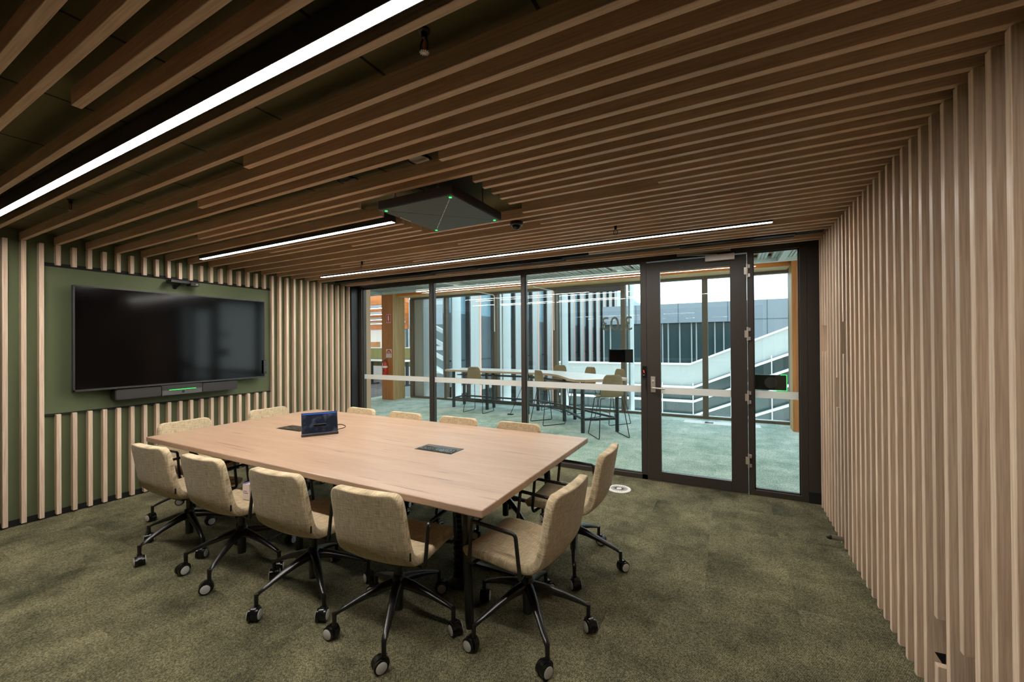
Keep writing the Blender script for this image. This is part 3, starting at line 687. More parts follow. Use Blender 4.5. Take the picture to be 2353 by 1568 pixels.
# ================================================================== OFFICE CHAIRS
def chair_shell():
    prof = [(.285, .425), (.278, .438), (.255, .447), (.20, .452), (.12, .452), (.04, .446), (-.04, .441), (-.10, .440), (-.145, .448), (-.182, .470), (-.208, .505), (-.225, .555), (-.238, .62), (-.250, .69), (-.262, .755), (-.273, .81), (-.281, .850)]
    P = [Vector((0, y, z)) for y, z in prof]
    # resample by arc length
    L = [0]
    for i in range(1, len(P)): L.append(L[-1]+(P[i]-P[i-1]).length)
    T = L[-1]; N = 30; st_ = []
    for i in range(N+1):
        # denser at the ends
        s = T*i/N
        for j in range(1, len(L)):
            if s <= L[j]+1e-9: break
        t = (s-L[j-1])/(L[j]-L[j-1]); st_.append((s, P[j-1].lerp(P[j], t)))
    # extra end rings for round corners
    ends0 = [0, .006, .018]; 
    vs = []; M = 12; rows = []
    ss = sorted(set([0, .008, .022, .045]+[s for s, _ in st_ if .06 < s < T-.06]+[T-.045, T-.022, T-.008, T]))
    def at(s):
        for j in range(1, len(L)):
            if s <= L[j]+1e-9: break
        t = (s-L[j-1])/(L[j]-L[j-1]); return P[j-1].lerp(P[j], t), (P[j]-P[j-1]).normalized()
    for s in ss:
        p, d = at(s)
        seat = s < .36
        W_ = .236 if seat else .240-.012*max(0, (s-.55)/.3)
        r = .055; e = min(s, T-s)
        w = W_-r+math.sqrt(max(0, r*r-(r-e)**2)) if e < r else W_
        row = []
        for i in range(M+1):
            u = -1+2*i/M; u = math.sin(u*math.pi/2)*.35+u*.65
            nrm = Vector((0, -d.z, d.y)); 
            if nrm.z < 0 and seat: nrm = -nrm
            dish = .020*u*u if not seat else .010*u*u
            up = Vector((0, d.z, -d.y)) if d.z > .3 else Vector((0, 0, 1))
            if d.z > .3 and up.y < 0: up = -up
            row.append(Vector((w*u, p.y, p.z))+up*dish*(w/.24))
        rows.append(row)
    vs = [v for row in rows for v in row]; fs = []
    for i in range(len(rows)-1):
        for j in range(M): a = i*(M+1)+j; fs.append((a, a+1, a+M+2, a+M+1))
    mb = M_('fabric').add(vs, fs); o = mb.build('upholstered_shell', smooth=False)
    me = o.data; me.polygons.foreach_set('use_smooth', [True]*len(me.polygons))
    uvl = me.uv_layers.new(name='cloth'); sv = [s for s in ss for _ in range(M+1)]
    for lp in me.loops: uvl.data[lp.index].uv = (vs[lp.vertex_index].x, sv[lp.vertex_index])
    so = o.modifiers.new('solid', 'SOLIDIFY'); so.thickness = .052; so.offset = 0; so.use_even_offset = False
    sb_ = o.modifiers.new('sub', 'SUBSURF'); sb_.levels = 1; sb_.render_levels = 2
    return o
def make_chair():
    r = empty('office_chair')
    sh = chair_shell(); sh.parent = r
    M_('black').box(.2395, .2425, -.222, -.212, .505, .545).build('fabric_tag', r)
    for s in (-1, 1):
        x = .250*s
        pts = [(x*.45, .20, .405), (x*.93, .215, .405), (x, .218, .43), (x*1.02, .195, .648), (x*1.02, -.078, .640), (x, -.100, .425), (x*.93, -.09, .405), (x*.45, -.06, .40)]
        M_('metal_black').tube(round_path(pts, .022), .0105, 10).build('armrest', r, smooth=True)
    M_('metal_black').cyl((0, 0, .24), (0, 0, .405), .022).cyl((0, 0, .085), (0, 0, .24), .027).lathe([(.034, .195), (.040, .235), (.034, .275), (.026, .285)], (0, 0, 0)).box(-.09, .09, -.10, .13, .385, .412).beam((.09, .05, .39), (.17, .12, .36), .012, .005).build('column', r, smooth=True)
    return r
leg_me = None
def leg_mesh():
    st_ = [(.025, .236, .030, .060), (.10, .222, .026, .050), (.20, .190, .021, .036), (.295, .152, .016, .024), (.325, .138, .0135, .020), (.338, .122, .0125, .0125)]
    mb = M_('metal_black'); n = 12; vs = []
    for x, z, w, h in st_: vs += [(x+.0*math.sin(a), w*math.cos(a), z+h/2*math.sin(a)) for a in [2*math.pi*i/n for i in range(n)]]
    fs = [(k*n+i, k*n+(i+1) % n, (k+1)*n+(i+1) % n, (k+1)*n+i) for k in range(len(st_)-1) for i in range(n)]
    fs += [tuple(range(n-1, -1, -1)), tuple((len(st_)-1)*n+i for i in range(n))]
    mb.add(vs, fs); mb.cyl((.338, 0, .142), (.338, 0, .062), .0125, .0115, 12).cyl((.338, 0, .066), (.338, 0, .072), .015, n=12)
    o = mb.build('base_leg', smooth=True); return o
def caster_objs():
    mb = M_('plastic')
    for s in (-1, 1):
        prof = [(.026, 0), (.0305, .003), (.0305, .017), (.024, .020)]
        mb.lathe(prof, (.018, .006*s, .031), axis=(0, s, 0), n=24)
    mb.cyl((0, 0, .066), (0, 0, .046), .012, n=12).lathe([(.020, -.014), (.034, -.012), (.034, .012), (.020, .014)], (.012, 0, .034), axis=(0, 1, 0), n=18)
    c = mb.build('caster', smooth=True)
    for s in (-1, 1):
        M_('caster_cap').lathe([(.0235, 0), (.0235, .0015), (.021, .0025), (.001, .003)], (.018, (.006+.020)*s, .031), axis=(0, s, 0), n=24).build('hub_cap', c, smooth=True)
    return c
LEG = leg_mesh(); CAS = caster_objs(); first_leg = [True]
def dress_base(r, ang, seed):
    rnd = random.Random(seed)
    rz = r.rotation_euler.z
    for i in range(5):
        a = ang+72*i
        if first_leg[0]: l, c = LEG, CAS; first_leg[0] = False
        else:
            l = LEG.copy(); C.objects.link(l); c = copy_tree(CAS)
        l.parent = r; l.rotation_euler = (0, 0, math.radians(a)-rz); l.location = (0, 0, 0)
        c.parent = r; c.location = (.338*math.cos(math.radians(a)-rz), .338*math.sin(math.radians(a)-rz), 0)
        c.scale = (1.16, 1.16, 1.16)
        c.rotation_euler = (0, 0, math.radians(a)-rz+rnd.choice([-1, 1])*rnd.uniform(.2, 1.3))
proto = make_chair()
g_ch = 'office chairs around the meeting table'
chairs = [
 # x, y, facing deg (0 = +x), base angle, label
 (-1.683, 1.764, 96, 13.5, 'upholstered office chair nearest the camera, back turned, right end of the near row'),
 (-2.400, 1.744, 94, 45, 'upholstered office chair of the near row, second from its right end, back turned'),
 (-3.153, 1.712, 93, 12, 'upholstered office chair of the near row with a small white box on its seat'),
 (-3.86, 1.695, 94, 12+50, 'upholstered office chair at the left end of the near row, back turned'),
 (-1.010, 2.072, 176, 24, 'upholstered office chair at the right end of the table, the nearer one, side view'),
 (-1.015, 2.86, 181, 2, 'upholstered office chair at the right end of the table, the farther one'),
 (-4.53, 2.07, 0, 35, 'upholstered office chair at the display end of the table, the nearer one'),
 (-4.53, 2.905, 0, 8, 'upholstered office chair at the display end of the table, the farther one'),
 (-3.80, 3.125, 268, 30, 'office chair across the table, leftmost of the four whose tops show at the far edge'),
 (-3.11, 3.12, 270, 60, 'office chair across the table, second from the left at the far edge'),
 (-2.415, 3.13, 270, 10, 'office chair across the table, third from the left at the far edge'),
 (-1.745, 3.15, 270, 40, 'office chair across the table, rightmost at the far edge near the oak corner'),
]
for i, (x, y, fa, ba, lab) in enumerate(chairs):
    r = proto if i == 0 else None
    if i > 0:
        r = proto.copy(); C.objects.link(r)
        for ch in list(proto.children):
            if ch.name.startswith(('base_leg', 'caster')): continue
            copy_tree(ch, r)
    r.location = (x, y, 0); r.rotation_euler = (0, 0, math.radians(fa-90))
    tag(r, lab, 'chair', g_ch)
    dress_base(r, ba, 100+i)
tbx = empty('small_carton', (-3.10, 1.76, .478)); tbx.rotation_euler = (0, 0, .12)
M_('paper').box(-.035, .035, -.05, .05, 0, .112).mat('black').box(.0352, .0356, -.03, .02, .058, .062).box(.0352, .0356, -.03, .03, .045, .049).box(-.03, .01, -.0506, -.0502, .058, .062).box(-.03, .02, -.0506, -.0502, .045, .049).build('carton', tbx, bevel=.001, seg=1)
M_('blue_card').box(-.035, -.01, -.05, .03, .112, .114).build('blue_flap', tbx)
tag(tbx, 'small white printed carton standing on the seat of a near-row chair', 'box')

# floor air diffuser
fd = empty('floor_diffuser', (-1.066, 4.478, 0)); o_ = fd.location
M_('white_plastic').lathe([(.125, 0), (.124, .003), (.10, .006), (.098, .0045), (.001, .0045)], o_, n=40).build('ring', fd, smooth=True, org=o_)
mb = M_('black_matte')
for i in range(24):
    a = i*2*math.pi/24
    mb.beam((o_[0]+.03*math.cos(a), o_[1]+.03*math.sin(a), .005), (o_[0]+.09*math.cos(a+.35), o_[1]+.09*math.sin(a+.35), .005), .005, .002)
mb.build('slots', fd, org=o_)
tag(fd, 'round white floor air outlet with black swirl slots in the carpet by the glass wall', 'floor vent')

# ================================================================== CORRIDOR
S_(M_('carpet_corridor').box(-9.4, 4.6, GY+.05, 9.42, -.06, 0).build('floor_corridor'))
bpy.data.objects['floor_corridor'].name = 'floor'
S_(M_('carpet_office').prism([(-22, GY+.1), (-9.4, GY+.1), (-9.4, 9.9), (-16.5, 18), (-22, 18)], -.06, -.001).build('floor'))
# metal deck ceiling, ribs along y
mb = M_('galv')
x = -22.0
while x < 4.6:
    mb.box(x, x+.13, GY+.1, 8.52, 3.06, 3.07); mb.box(x+.13, x+.135, GY+.1, 8.52, 3.06, 3.11).box(x+.205, x+.21, GY+.1, 8.52, 3.06, 3.11)
    mb.mat('timber').box(x+.135, x+.205, GY+.1, 8.52, 3.105, 3.11).mat('galv')
    mb.mat('ext_dark').box(x+.035, x+.047, GY+.1, 8.52, 3.056, 3.06).box(x+.085, x+.097, GY+.1, 8.52, 3.056, 3.06).mat('galv')
    for yy in (6.2, 7.3, 8.3): mb.mat('black_matte').box(x+.145, x+.195, yy, yy+.12, 3.085, 3.10).mat('galv')
    x += .21
S_(mb.build('ceiling_deck')); bpy.data.objects['ceiling_deck'].name = 'ceiling'
S_(M_('galv').box(-22, 4.6, GY+.1, 9.45, 3.12, 3.2).box(-22, 4.6, 8.50, 8.60, 3.0, 3.12).build('ceiling'))
S_(M_('white').box(-22, -5.7, GY+.1, GY+.16, 0, 3.1).build('wall_corridor'))
bpy.data.objects['wall_corridor'].name = 'wall_front'
S_(M_('white').box(-5.7, .95, GY+.1, GY+.14, 2.64, 3.12).box(.88, 4.6, GY+.1, GY+.14, 0, 3.12).build('wall_front'))
S_(M_('bar_edge').box(-5.95, -5.61, GY+.11, GY+.30, 0, 3.0).build('wall_end'))
bpy.data.objects['wall_end'].name = 'wall_side'
for i, xx in enumerate((-8.75, -5.75, -1.86, .82, 3.4)):
    tag(M_('galv').box(xx-.05, xx+.05, GY+.15, 8.48, 2.985, 3.055).build('cross_channel'), ['grey steel channel under the metal deck ceiling, far left over the timber post', 'grey steel channel under the metal deck ceiling, seen through the second pane', 'grey steel channel under the metal deck ceiling, seen through the third pane', 'grey steel channel under the metal deck, seen through the pane right of the door', 'grey steel channel under the metal deck ceiling, out of sight on the right'][i], 'ceiling channel', 'ceiling channels in the corridor')
# timber edge beam
tag(M_('timber_x').box(-8.41, .99, 8.82, 8.84, 2.955, 3.06).mat('timber_x_lit').box(-8.41, .99, 8.82, 9.28, 2.95, 2.956).build('edge_beam'), 'long orange timber beam over the outer windows of the corridor', 'beam')  # soffit in a paler timber: bounced light put into its colour
# corridor linear light
cl = empty('corridor_light', (-3, 8.0, 2.9))
M_('white').box(-6.98, .40, 7.98, 8.02, 2.91, 2.95).build('housing', cl, org=cl.location)
M_('led_corr').box(-6.96, .38, 7.990, 8.010, 2.9055, 2.910).build('diffuser', cl, org=cl.location)
M_('led_up').box(-6.96, .38, 7.985, 8.015, 2.951, 2.953).build('up_diffuser', cl, org=cl.location)
tag(cl, 'long linear light running along the corridor under its metal ceiling', 'ceiling light')
cl = empty('corridor_light', (-3, 6.2, 2.9))
M_('white').box(-8.3, .40, 6.16, 6.24, 2.97, 3.0).build('housing', cl, org=cl.location)
M_('led_corr').box(-8.28, .38, 6.185, 6.215, 2.962, 2.970).build('diffuser', cl, org=cl.location)
tag(cl, 'second corridor light nearer the meeting room, hidden above its door head', 'ceiling light')

# outer glazing
EY = 9.35
mull = [(-8.363, -8.045), (-7.107, -7.031), (-5.463, -5.369), (-3.791, -3.699), (-2.146, -2.049), (-.478, -.372), (1.02, 1.12), (2.7, 2.8)]
fr = M_('frame_brown')
fr.box(-8.363, 4.6, EY-.04, EY+.10, 2.90, 3.12).box(-8.363, 4.6, EY-.04, EY+.10, 0, .05)
for i, (a, b) in enumerate(mull):
    if i: fr.box(a, b, EY-.05, EY+.10, .05, 2.90)
    else: fr.box(a, a+.09, EY-.05, EY+.10, .05, 2.90)
S_(fr.build('trim_9'))
S_(M_('ext_grey').box(-8.27, -7.93, EY+.05, EY+.6, -.3, 3.4).build('trim_10'))
for i in range(len(mull)-1):
    a, b = mull[i][1], mull[i+1][0]
    if i == 0: a = -7.93
    w = S_(M_('glass_ext').box(a-.01, b+.01, EY+.03, EY+.04, .04, 2.91).build('window_%d' % (i+5)))
    if i: S_(M_('ext_white').box(a-.02, b+.02, EY-.03, EY+.06, .035, .06).build('sill', w))
# roller blind on one bay
tag(M_('speaker_grey').box(-3.69, -2.15, EY-.02, EY-.01, 2.78, 2.90).mat('black').box(-3.69, -2.15, EY-.03, EY, 2.765, 2.785).build('roller_blind'), 'dark roller blind pulled up at the top of one outer window', 'blind')
# exterior sun fins beside mullions
for i, (a, lab) in enumerate(((-7.02, 'first from the left'), (-5.36, 'second from the left'), (-3.69, 'behind the third glass pane'), (-2.04, 'next to the mirrored room number'))):
    tag(M_('ext_white').box(a+.02, a+.06, EY+.15, EY+.58, -1.2, 4.6).build('sun_fin'), 'tall white exterior sun fin outside the outer windows, '+lab, 'sun fin', 'exterior sun fins')
for a, lab in ((-5.44, 'white window winder handle pipe near the second outer mullion'), (-3.76, 'white window winder pipe on the outer mullion behind the third pane')):
    mb = M_('white').tube(round_path([(a, EY-.06, 1.9), (a, EY-.06, 2.86), (a-.35, 8.86, 2.94)], .05), .012)
    tag(mb.build('bracing_pipe', smooth=True), lab, 'pipe', 'white pipes at the outer mullions')

# timber posts
def post(x0, x1, y0_, y1_, z1, label):
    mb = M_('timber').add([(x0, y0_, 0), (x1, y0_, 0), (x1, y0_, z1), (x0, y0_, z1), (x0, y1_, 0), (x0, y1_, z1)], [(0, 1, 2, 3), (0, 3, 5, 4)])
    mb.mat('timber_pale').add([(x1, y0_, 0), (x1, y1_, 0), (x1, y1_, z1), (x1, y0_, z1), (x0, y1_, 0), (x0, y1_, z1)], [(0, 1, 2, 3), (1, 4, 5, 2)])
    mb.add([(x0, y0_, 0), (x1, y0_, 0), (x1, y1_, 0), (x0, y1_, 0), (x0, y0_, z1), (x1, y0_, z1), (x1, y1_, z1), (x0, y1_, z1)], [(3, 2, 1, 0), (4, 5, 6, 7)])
    return tag(mb.build('timber_post', origin=((x0+x1)/2, (y0_+y1_)/2, 0)), label, 'post')
post(-8.845, -8.417, 8.66, 9.14, 3.05, 'thick laminated timber post carrying the red extinguisher')
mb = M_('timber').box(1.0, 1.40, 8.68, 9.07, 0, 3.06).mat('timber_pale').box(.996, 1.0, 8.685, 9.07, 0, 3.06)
tag(mb.build('timber_post', origin=(1.2, 8.87, 0)), 'timber post at the right end of the corridor, seen through the narrow pane', 'post')
ex = empty('fire_extinguisher', (-8.65, 8.586, .72)); o_ = ex.location
M_('red').lathe([(.066, 0), (.072, .012), (.072, .30), (.060, .345), (.030, .37), (.022, .385)], o_).build('cylinder', ex, smooth=True, org=o_)
M_('white').lathe([(.0725, .20), (.0735, .201), (.0735, .249), (.0725, .25)], o_).mat('black').box(o_[0]+.00, o_[0]+.05, o_[1]-.080, o_[1]-.070, o_[2]+.09, o_[2]+.15).build('label', ex, org=o_)
M_('black').cyl((o_[0], o_[1], o_[2]+.38), (o_[0], o_[1], o_[2]+.42), .014).beam((o_[0]-.02, o_[1], o_[2]+.43), (o_[0]+.10, o_[1], o_[2]+.455), .02, .012).beam((o_[0]-.02, o_[1], o_[2]+.41), (o_[0]+.08, o_[1], o_[2]+.40), .02, .010).tube(round_path([(o_[0]-.01, o_[1], o_[2]+.41), (o_[0]-.09, o_[1], o_[2]+.38), (o_[0]-.09, o_[1], o_[2]+.08)], .05), .010).build('valve_and_hose', ex, org=o_)
M_('black').box(o_[0]-.04, o_[0]+.04, 8.64, 8.661, o_[2]+.22, o_[2]+.32).build('wall_bracket', ex, org=o_)
tag(ex, 'red fire extinguisher hung on the laminated timber post', 'fire extinguisher')
sg = empty('extinguisher_sign', (-8.57, 8.655, 2.31)); o_ = sg.location; yy = 8.655
M_('white').box(-8.657, -8.489, yy-.004, yy, 2.189, 2.441).mat('red').box(-8.648, -8.498, yy-.006, yy-.003, 2.222, 2.432).box(-8.648, -8.498, yy-.006, yy-.003, 2.197, 2.214).build('board', sg, org=o_)
M_('white').add([(x, y, z) for y in (yy-.008, yy-.0055) for x, z in ((-8.597, 2.26), (-8.549, 2.26), (-8.549, 2.375), (-8.560, 2.40), (-8.566, 2.42), (-8.58, 2.42), (-8.586, 2.40), (-8.597, 2.375))], [(0, 1, 2, 3, 4, 5, 6, 7), (15, 14, 13, 12, 11, 10, 9, 8)]).box(-8.585, -8.561, yy-.008, yy-.0055, 2.235, 2.25).build('pictogram', sg, org=o_)
tag(sg, 'red sign with white extinguisher symbol high on the timber post', 'sign')
sg = empty('oval_sign', (-8.56, 8.655, 1.325)); o_ = sg.location
M_('white').box(-8.668, -8.462, yy-.004, yy, 1.205, 1.442).build('board', sg, org=o_)
def ell(mb, cx, cz, a, b, yA, yB, z_lo=-1, z_hi=1, n=28):
    pts = [(cx+a*math.cos(2*math.pi*i/n), cz+max(b*z_lo, min(b*z_hi, b*math.sin(2*math.pi*i/n)))) for i in range(n)]
    m_ = len(pts); mb.add([(x, yA, z) for x, z in pts]+[(x, yB, z) for x, z in pts], [tuple(range(m_)), tuple(range(2*m_-1, m_-1, -1))]+[(i, m_+i, m_+(i+1) % m_, (i+1) % m_) for i in range(m_)])
mb = M_('red'); ell(mb, -8.565, 1.323, .092, .108, yy-.006, yy-.004); mb.mat('white'); ell(mb, -8.565, 1.323, .082, .098, yy-.0075, yy-.006, -1, -.02)
for i, w_ in enumerate((.03, .06)): mb.mat('white').box(-8.565-w_, -8.565+w_, yy-.0075, yy-.006, 1.375-i*.032, 1.388-i*.032)
for i, w_ in enumerate((.055, .05, .035)): mb.mat('red').box(-8.565-w_, -8.565+w_, yy-.0085, yy-.0075, 1.300-i*.02, 1.306-i*.02)
mb.build('roundel', sg, org=o_)
tag(sg, 'white sign with red and white roundel just above the extinguisher', 'sign')

# ---------------------------------------------------------------- bar table and stools
bt = empty('bar_table', (-4, 8.3, 0)); o_ = bt.location; BZ = .945
poly = [(-6.28, 8.25), (-3.62, 8.11), (-3.30, 7.98), (-3.05, 7.74), (-2.55, 7.02), (-2.40, 6.88), (-2.22, 6.90), (-1.66, 7.48), (-1.64, 7.60), (-2.28, 8.18), (-3.34, 8.76), (-4.1, 9.02), (-6.40, 9.02)]
M_('bar_top').prism(poly, BZ-.004, BZ).mat('bar_edge').prism(poly, BZ-.045, BZ-.004).build('tabletop', bt, org=o_)
legs = [(-6.10, 8.37), (-6.12, 8.86), (-5.13, 8.38), (-5.14, 8.72), (-3.98, 8.25), (-3.98, 8.8), (-2.95, 7.82), (-2.83, 8.11), (-2.28, 6.95), (-1.77, 7.34)]
for x, y in legs: M_('bar_frame').box(x-.028, x+.028, y-.028, y+.028, 0, BZ-.045).build('leg', bt, org=o_)
mb = M_('bar_frame')
for a, b in (((-6.10, 8.37), (-3.98, 8.27)), ((-6.12, 8.86), (-3.98, 8.8)), ((-3.98, 8.27), (-2.95, 7.84)), ((-2.95, 7.84), (-2.28, 6.97)), ((-3.98, 8.8), (-2.83, 8.13)), ((-2.83, 8.13), (-1.78, 7.36)), ((-2.28, 6.96), (-1.78, 7.34)), ((-6.1, 8.37), (-6.12, 8.86))):
    mb.beam((a[0], a[1], .235), (b[0], b[1], .235), .035, .035)
mb.beam((-6.0, 8.5, BZ-.13), (-3.9, 8.5, BZ-.13), .25, .02).beam((-3.9, 8.4, BZ-.13), (-2.6, 7.5, BZ-.13), .22, .02)
mb.build('footrail', bt, org=o_)
tag(bt, 'long angled standing-height bench table with white top and dark legs in the corridor', 'table')
tag(M_('black').box(-4.36, -4.24, 7.98, 8.06, 0, .02).tube(round_path([(-4.30, 8.02, .02), (-4.2, 8.1, .3), (-4.15, 8.3, .6), (-4.15, 8.35, .89)], .1), .006).build('cable_drop'), 'black cable and floor socket under the standing-height bench table', 'cable')
def make_stool():
    r = empty('bar_stool')
    prof = [(.20, .655), (.17, .672), (.08, .675), (-.02, .668), (-.11, .672), (-.165, .70), (-.19, .75), (-.205, .83), (-.215, .93), (-.225, 1.02), (-.23, 1.06)]
    vs = []; M = 10; rows = []
    for k, (y, z) in enumerate(prof):
        w = .205 if k < 6 else .205-.012*(k-6)
        if k in (0, len(prof)-1): w -= .04
        if k == 1: w -= .008
        if k == len(prof)-2: w -= .004
        for i in range(M+1):
            u = -1+2*i/M; vs.append((w*u, y+(.03*u*u if k > 5 else 0), z+(.018*u*u if k <= 5 else 0)))
    fs = [(k*(M+1)+i, k*(M+1)+i+1, (k+1)*(M+1)+i+1, (k+1)*(M+1)+i) for k in range(len(prof)-1) for i in range(M)]
    o = M_('stool_shell').add(vs, fs).build('shell', r); o.data.polygons.foreach_set('use_smooth', [True]*len(o.data.polygons))
    q = o.modifiers.new('s', 'SOLIDIFY'); q.thickness = .022; q.offset = 0
    q = o.modifiers.new('b', 'SUBSURF'); q.levels = 1; q.render_levels = 1
    for s in (-1, 1):
        pts = [(.10*s, .10, .65), (.19*s, .13, .655), (.265*s, .25, .008), (.265*s, -.25, .008), (.19*s, -.13, .655), (.10*s, -.10, .65)]
        M_('black').tube(round_path(pts, .03), .0075, 8).build('sled_leg', r, smooth=True)
    M_('black').tube([(-.243, .212, .235), (.243, .212, .235)], .007, 8).build('footrest', r)
    return r
st0 = make_stool()
for i, (x, y, fa, lab) in enumerate(((-5.16, 8.05, 90, 'bar stool seen from behind at the left half of the bench table'),
    (-3.20, 7.53, 52, 'bar stool seen from its side, at the inner bend of the bench table'),
    (-1.82, 6.92, 128, 'nearest bar stool, seen from behind at the right end of the bench table'),
    (-3.60, 9.0, 262, 'leftmost of three bar stools whose backs show behind the bench table'),
    (-2.78, 8.55, 238, 'middle one of three bar stools whose backs show behind the bench table'),
    (-2.06, 8.12, 228, 'rightmost of three bar stools whose backs show behind the bench table'))):
    r = st0 if i == 0 else copy_tree(st0)
    r.location = (x, y, 0); r.rotation_euler = (0, 0, math.radians(fa-90)); tag(r, lab, 'stool', 'bar stools at the bench table')
tag(M_('white_plastic').box(-.80, .52, 8.73, 9.07, 0, .006).mat('black').box(-.42, -.27, 8.80, 8.95, .006, .009).build('floor_grille'), 'long pale floor grille by the outer windows beyond the door', 'floor vent')

# ---------------------------------------------------------------- office beyond the timber post
S_(M_('white').box(-22, -14.5, 16.0, 16.1, 0, 4.6).build('wall_office')); bpy.data.objects['wall_office'].name = 'wall_far'
S_(M_('ext_grey').prism([(-22, 9.5), (-8.6, 9.5), (-14.5, 16.1), (-22, 16.1)], 4.6, 4.7).build('ceiling'))
for i, (yy, z0, z1, lab) in enumerate(((10.2, 2.95, 3.35, 'nearest'), (12.2, 2.80, 3.3, 'second'), (14.0, 2.65, 3.4, 'third'), (15.9, 2.36, 4.2, 'last'))):
    tag(M_('timber_x').box(-21, -.9*yy-.15, yy, yy+.12, z0, z1).build('timber_beam'), 'orange timber beam across the office beyond the post, %s from the camera' % lab, 'beam', 'timber beams over the office')
for i, (yy, z) in enumerate(((9.9, 2.78), (11.4, 2.72), (13.2, 2.66), (14.9, 2.60))):
    r = empty('office_light', (-13, yy, z)); o_ = r.location
    M_('white').box(-20, -.9*yy-.3, yy-.04, yy+.04, z, z+.10).build('housing', r, org=o_)
    M_('led_office').box(-19.9, -.9*yy-.35, yy-.035, yy+.035, z-.008, z).build('diffuser', r, org=o_)
    for xx in (-14.5, -11.5): M_('white').cyl((xx, yy, z+.1), (xx, yy, 4.59), .006, n=6).build('hanger', r, org=o_)
    tag(r, 'suspended linear light over the office beyond the timber post, %s from the camera' % ['first', 'second', 'third', 'fourth'][i], 'ceiling light', 'office linear lights')
for i, (yy, xs) in enumerate(((11.7, (-17.0, -15.1, -13.2, -11.35)),)):
    for j, xx in enumerate(xs):
        r = empty('office_desk', (xx, yy, 0)); o_ = r.location
        M_('white').box(xx-.9, xx+.9, yy-.35, yy+.45, .93, .97).build('desktop', r, org=o_, bevel=.004)
        M_('screen_green').box(xx-.92, xx+.92, yy+.47, yy+.52, .70, 1.42).build('divider_screen', r, org=o_)
        M_('bar_frame').box(xx-.10, xx-.02, yy, yy+.1, .05, .93).box(xx-.12, xx+.0, yy-.3, yy+.4, 0, .05).build('leg', r, org=o_)
        M_('bar_frame').box(xx+.6, xx+.68, yy, yy+.1, .05, .93).box(xx+.58, xx+.7, yy-.3, yy+.4, 0, .05).build('leg', r, org=o_)
        M_('white').box(xx-.92, xx+.92, yy+.46, yy+.53, 1.42, 1.46).build('screen_cap', r, org=o_)
        tag(r, ['white office desk with green divider, hidden far left', 'white office desk with green divider, second from the left', 'white office desk with green divider left of the timber post', 'white office desk with green divider seen right of the timber post'][j], 'desk', 'office desks')
        if j in (2, 3):
            a = empty('monitor_arm', (xx-.25, yy+.38, .97)); o_ = a.location
            M_('black').cyl((o_[0], o_[1], .971), (o_[0], o_[1], 1.50), .022).beam((o_[0]-.38, o_[1]-.05, 1.28), (o_[0]+.42, o_[1]-.05, 1.30), .03, .035).cyl((o_[0]+.42, o_[1]-.05, 1.24), (o_[0]+.42, o_[1]-.05, 1.36), .02).cyl((o_[0]-.38, o_[1]-.05, 1.24), (o_[0]-.38, o_[1]-.05, 1.36), .02).build('pole', a, org=o_)
            M_('black').beam((o_[0]+.34, o_[1]-.10, 1.28), (o_[0]+.50, o_[1]-.10, 1.44), .03, .01).beam((o_[0]+.50, o_[1]-.10, 1.28), (o_[0]+.34, o_[1]-.10, 1.44), .03, .01).build('mounting_plate', a, org=o_)
            tag(a, ['black empty monitor arm on the office desk left of the timber post', 'black empty monitor arm on the office desk right of the timber post'][j-2], 'monitor arm')
tag(M_('cardboard').box(-15.1, -14.6, 13.95, 14.2, 1.42, 1.69).build('carton', bevel=.003), 'larger cardboard carton on top of the office storage behind the desks', 'box')
tag(M_('cardboard').box(-14.85, -14.35, 13.6, 13.88, 1.42, 1.58).build('carton', bevel=.003), 'smaller cardboard carton in front of the larger one on the office storage', 'box')
tag(M_('white').box(-18, -12.8, 13.5, 14.3, 0, 1.42).build('storage_cabinet'), 'long low white storage cabinet behind the office desks', 'cabinet')
S_(M_('glass').box(-16.0, -14.6, 15.93, 15.96, 1.2, 2.3).build('window_12'))
S_(M_('ext_dark').box(-16.1, -14.5, 15.965, 15.99, 1.1, 2.35).build('trim_11'))

# ================================================================== OUTSIDE
GZ = -9.0
S_(M_('ext_ground').box(-150, 150, 9.6, 260, GZ-.2, GZ).build('ground'))
# left wing: facade parallel to our depth axis at x = -9
wg = empty('left_wing_building', (-9, 20, GZ)); o_ = wg.location
M_('ext_dark').box(-9.6, -9.20, 12.5, 41, GZ, 2.75).mat('ext_glass_light').box(-9.6, -9.20, 12.5, 41, 2.75, 6.3).mat('ext_grey').box(-9.3, -9.17, 12.5, 41, -.35, -.05).mat('ext_glass_green').box(-9.3, -9.18, 12.5, 41, .9, .96).box(-9.3, -9.18, 12.5, 41, -3.4, -.35).build('window_wall', wg, org=o_)  # upper glass lighter than lower: reflected sky put into the colour
cosY, sinY = math.cos(YAW), math.sin(YAW)
i = 0
edges = []
for n_ in range(14):
    r_ = 1/(1.574e-3+.1795e-3*n_)
    yy = (938*9/(r_*.884)-.468*9)/.884
    edges.append(yy)
for n_, yy in enumerate(edges):
    if yy > 40: break
    if n_ == 0: continue
    M_('ext_grey').box(-9.20, -9.0, yy-.66, yy-.02, GZ, 6.3).mat('ext_orange').box(-9.2, -8.95, yy-.02, yy+.02, GZ, 6.3).build('facade_panel', wg, org=o_)
    M_('black').box(-9.22, -9.02, yy-.74, yy-.68, GZ, 6.3).build('facade_joint', wg, org=o_)
tag(wg, 'tall wing with grey vertical panels edged in orange, left of the courtyard', 'building')
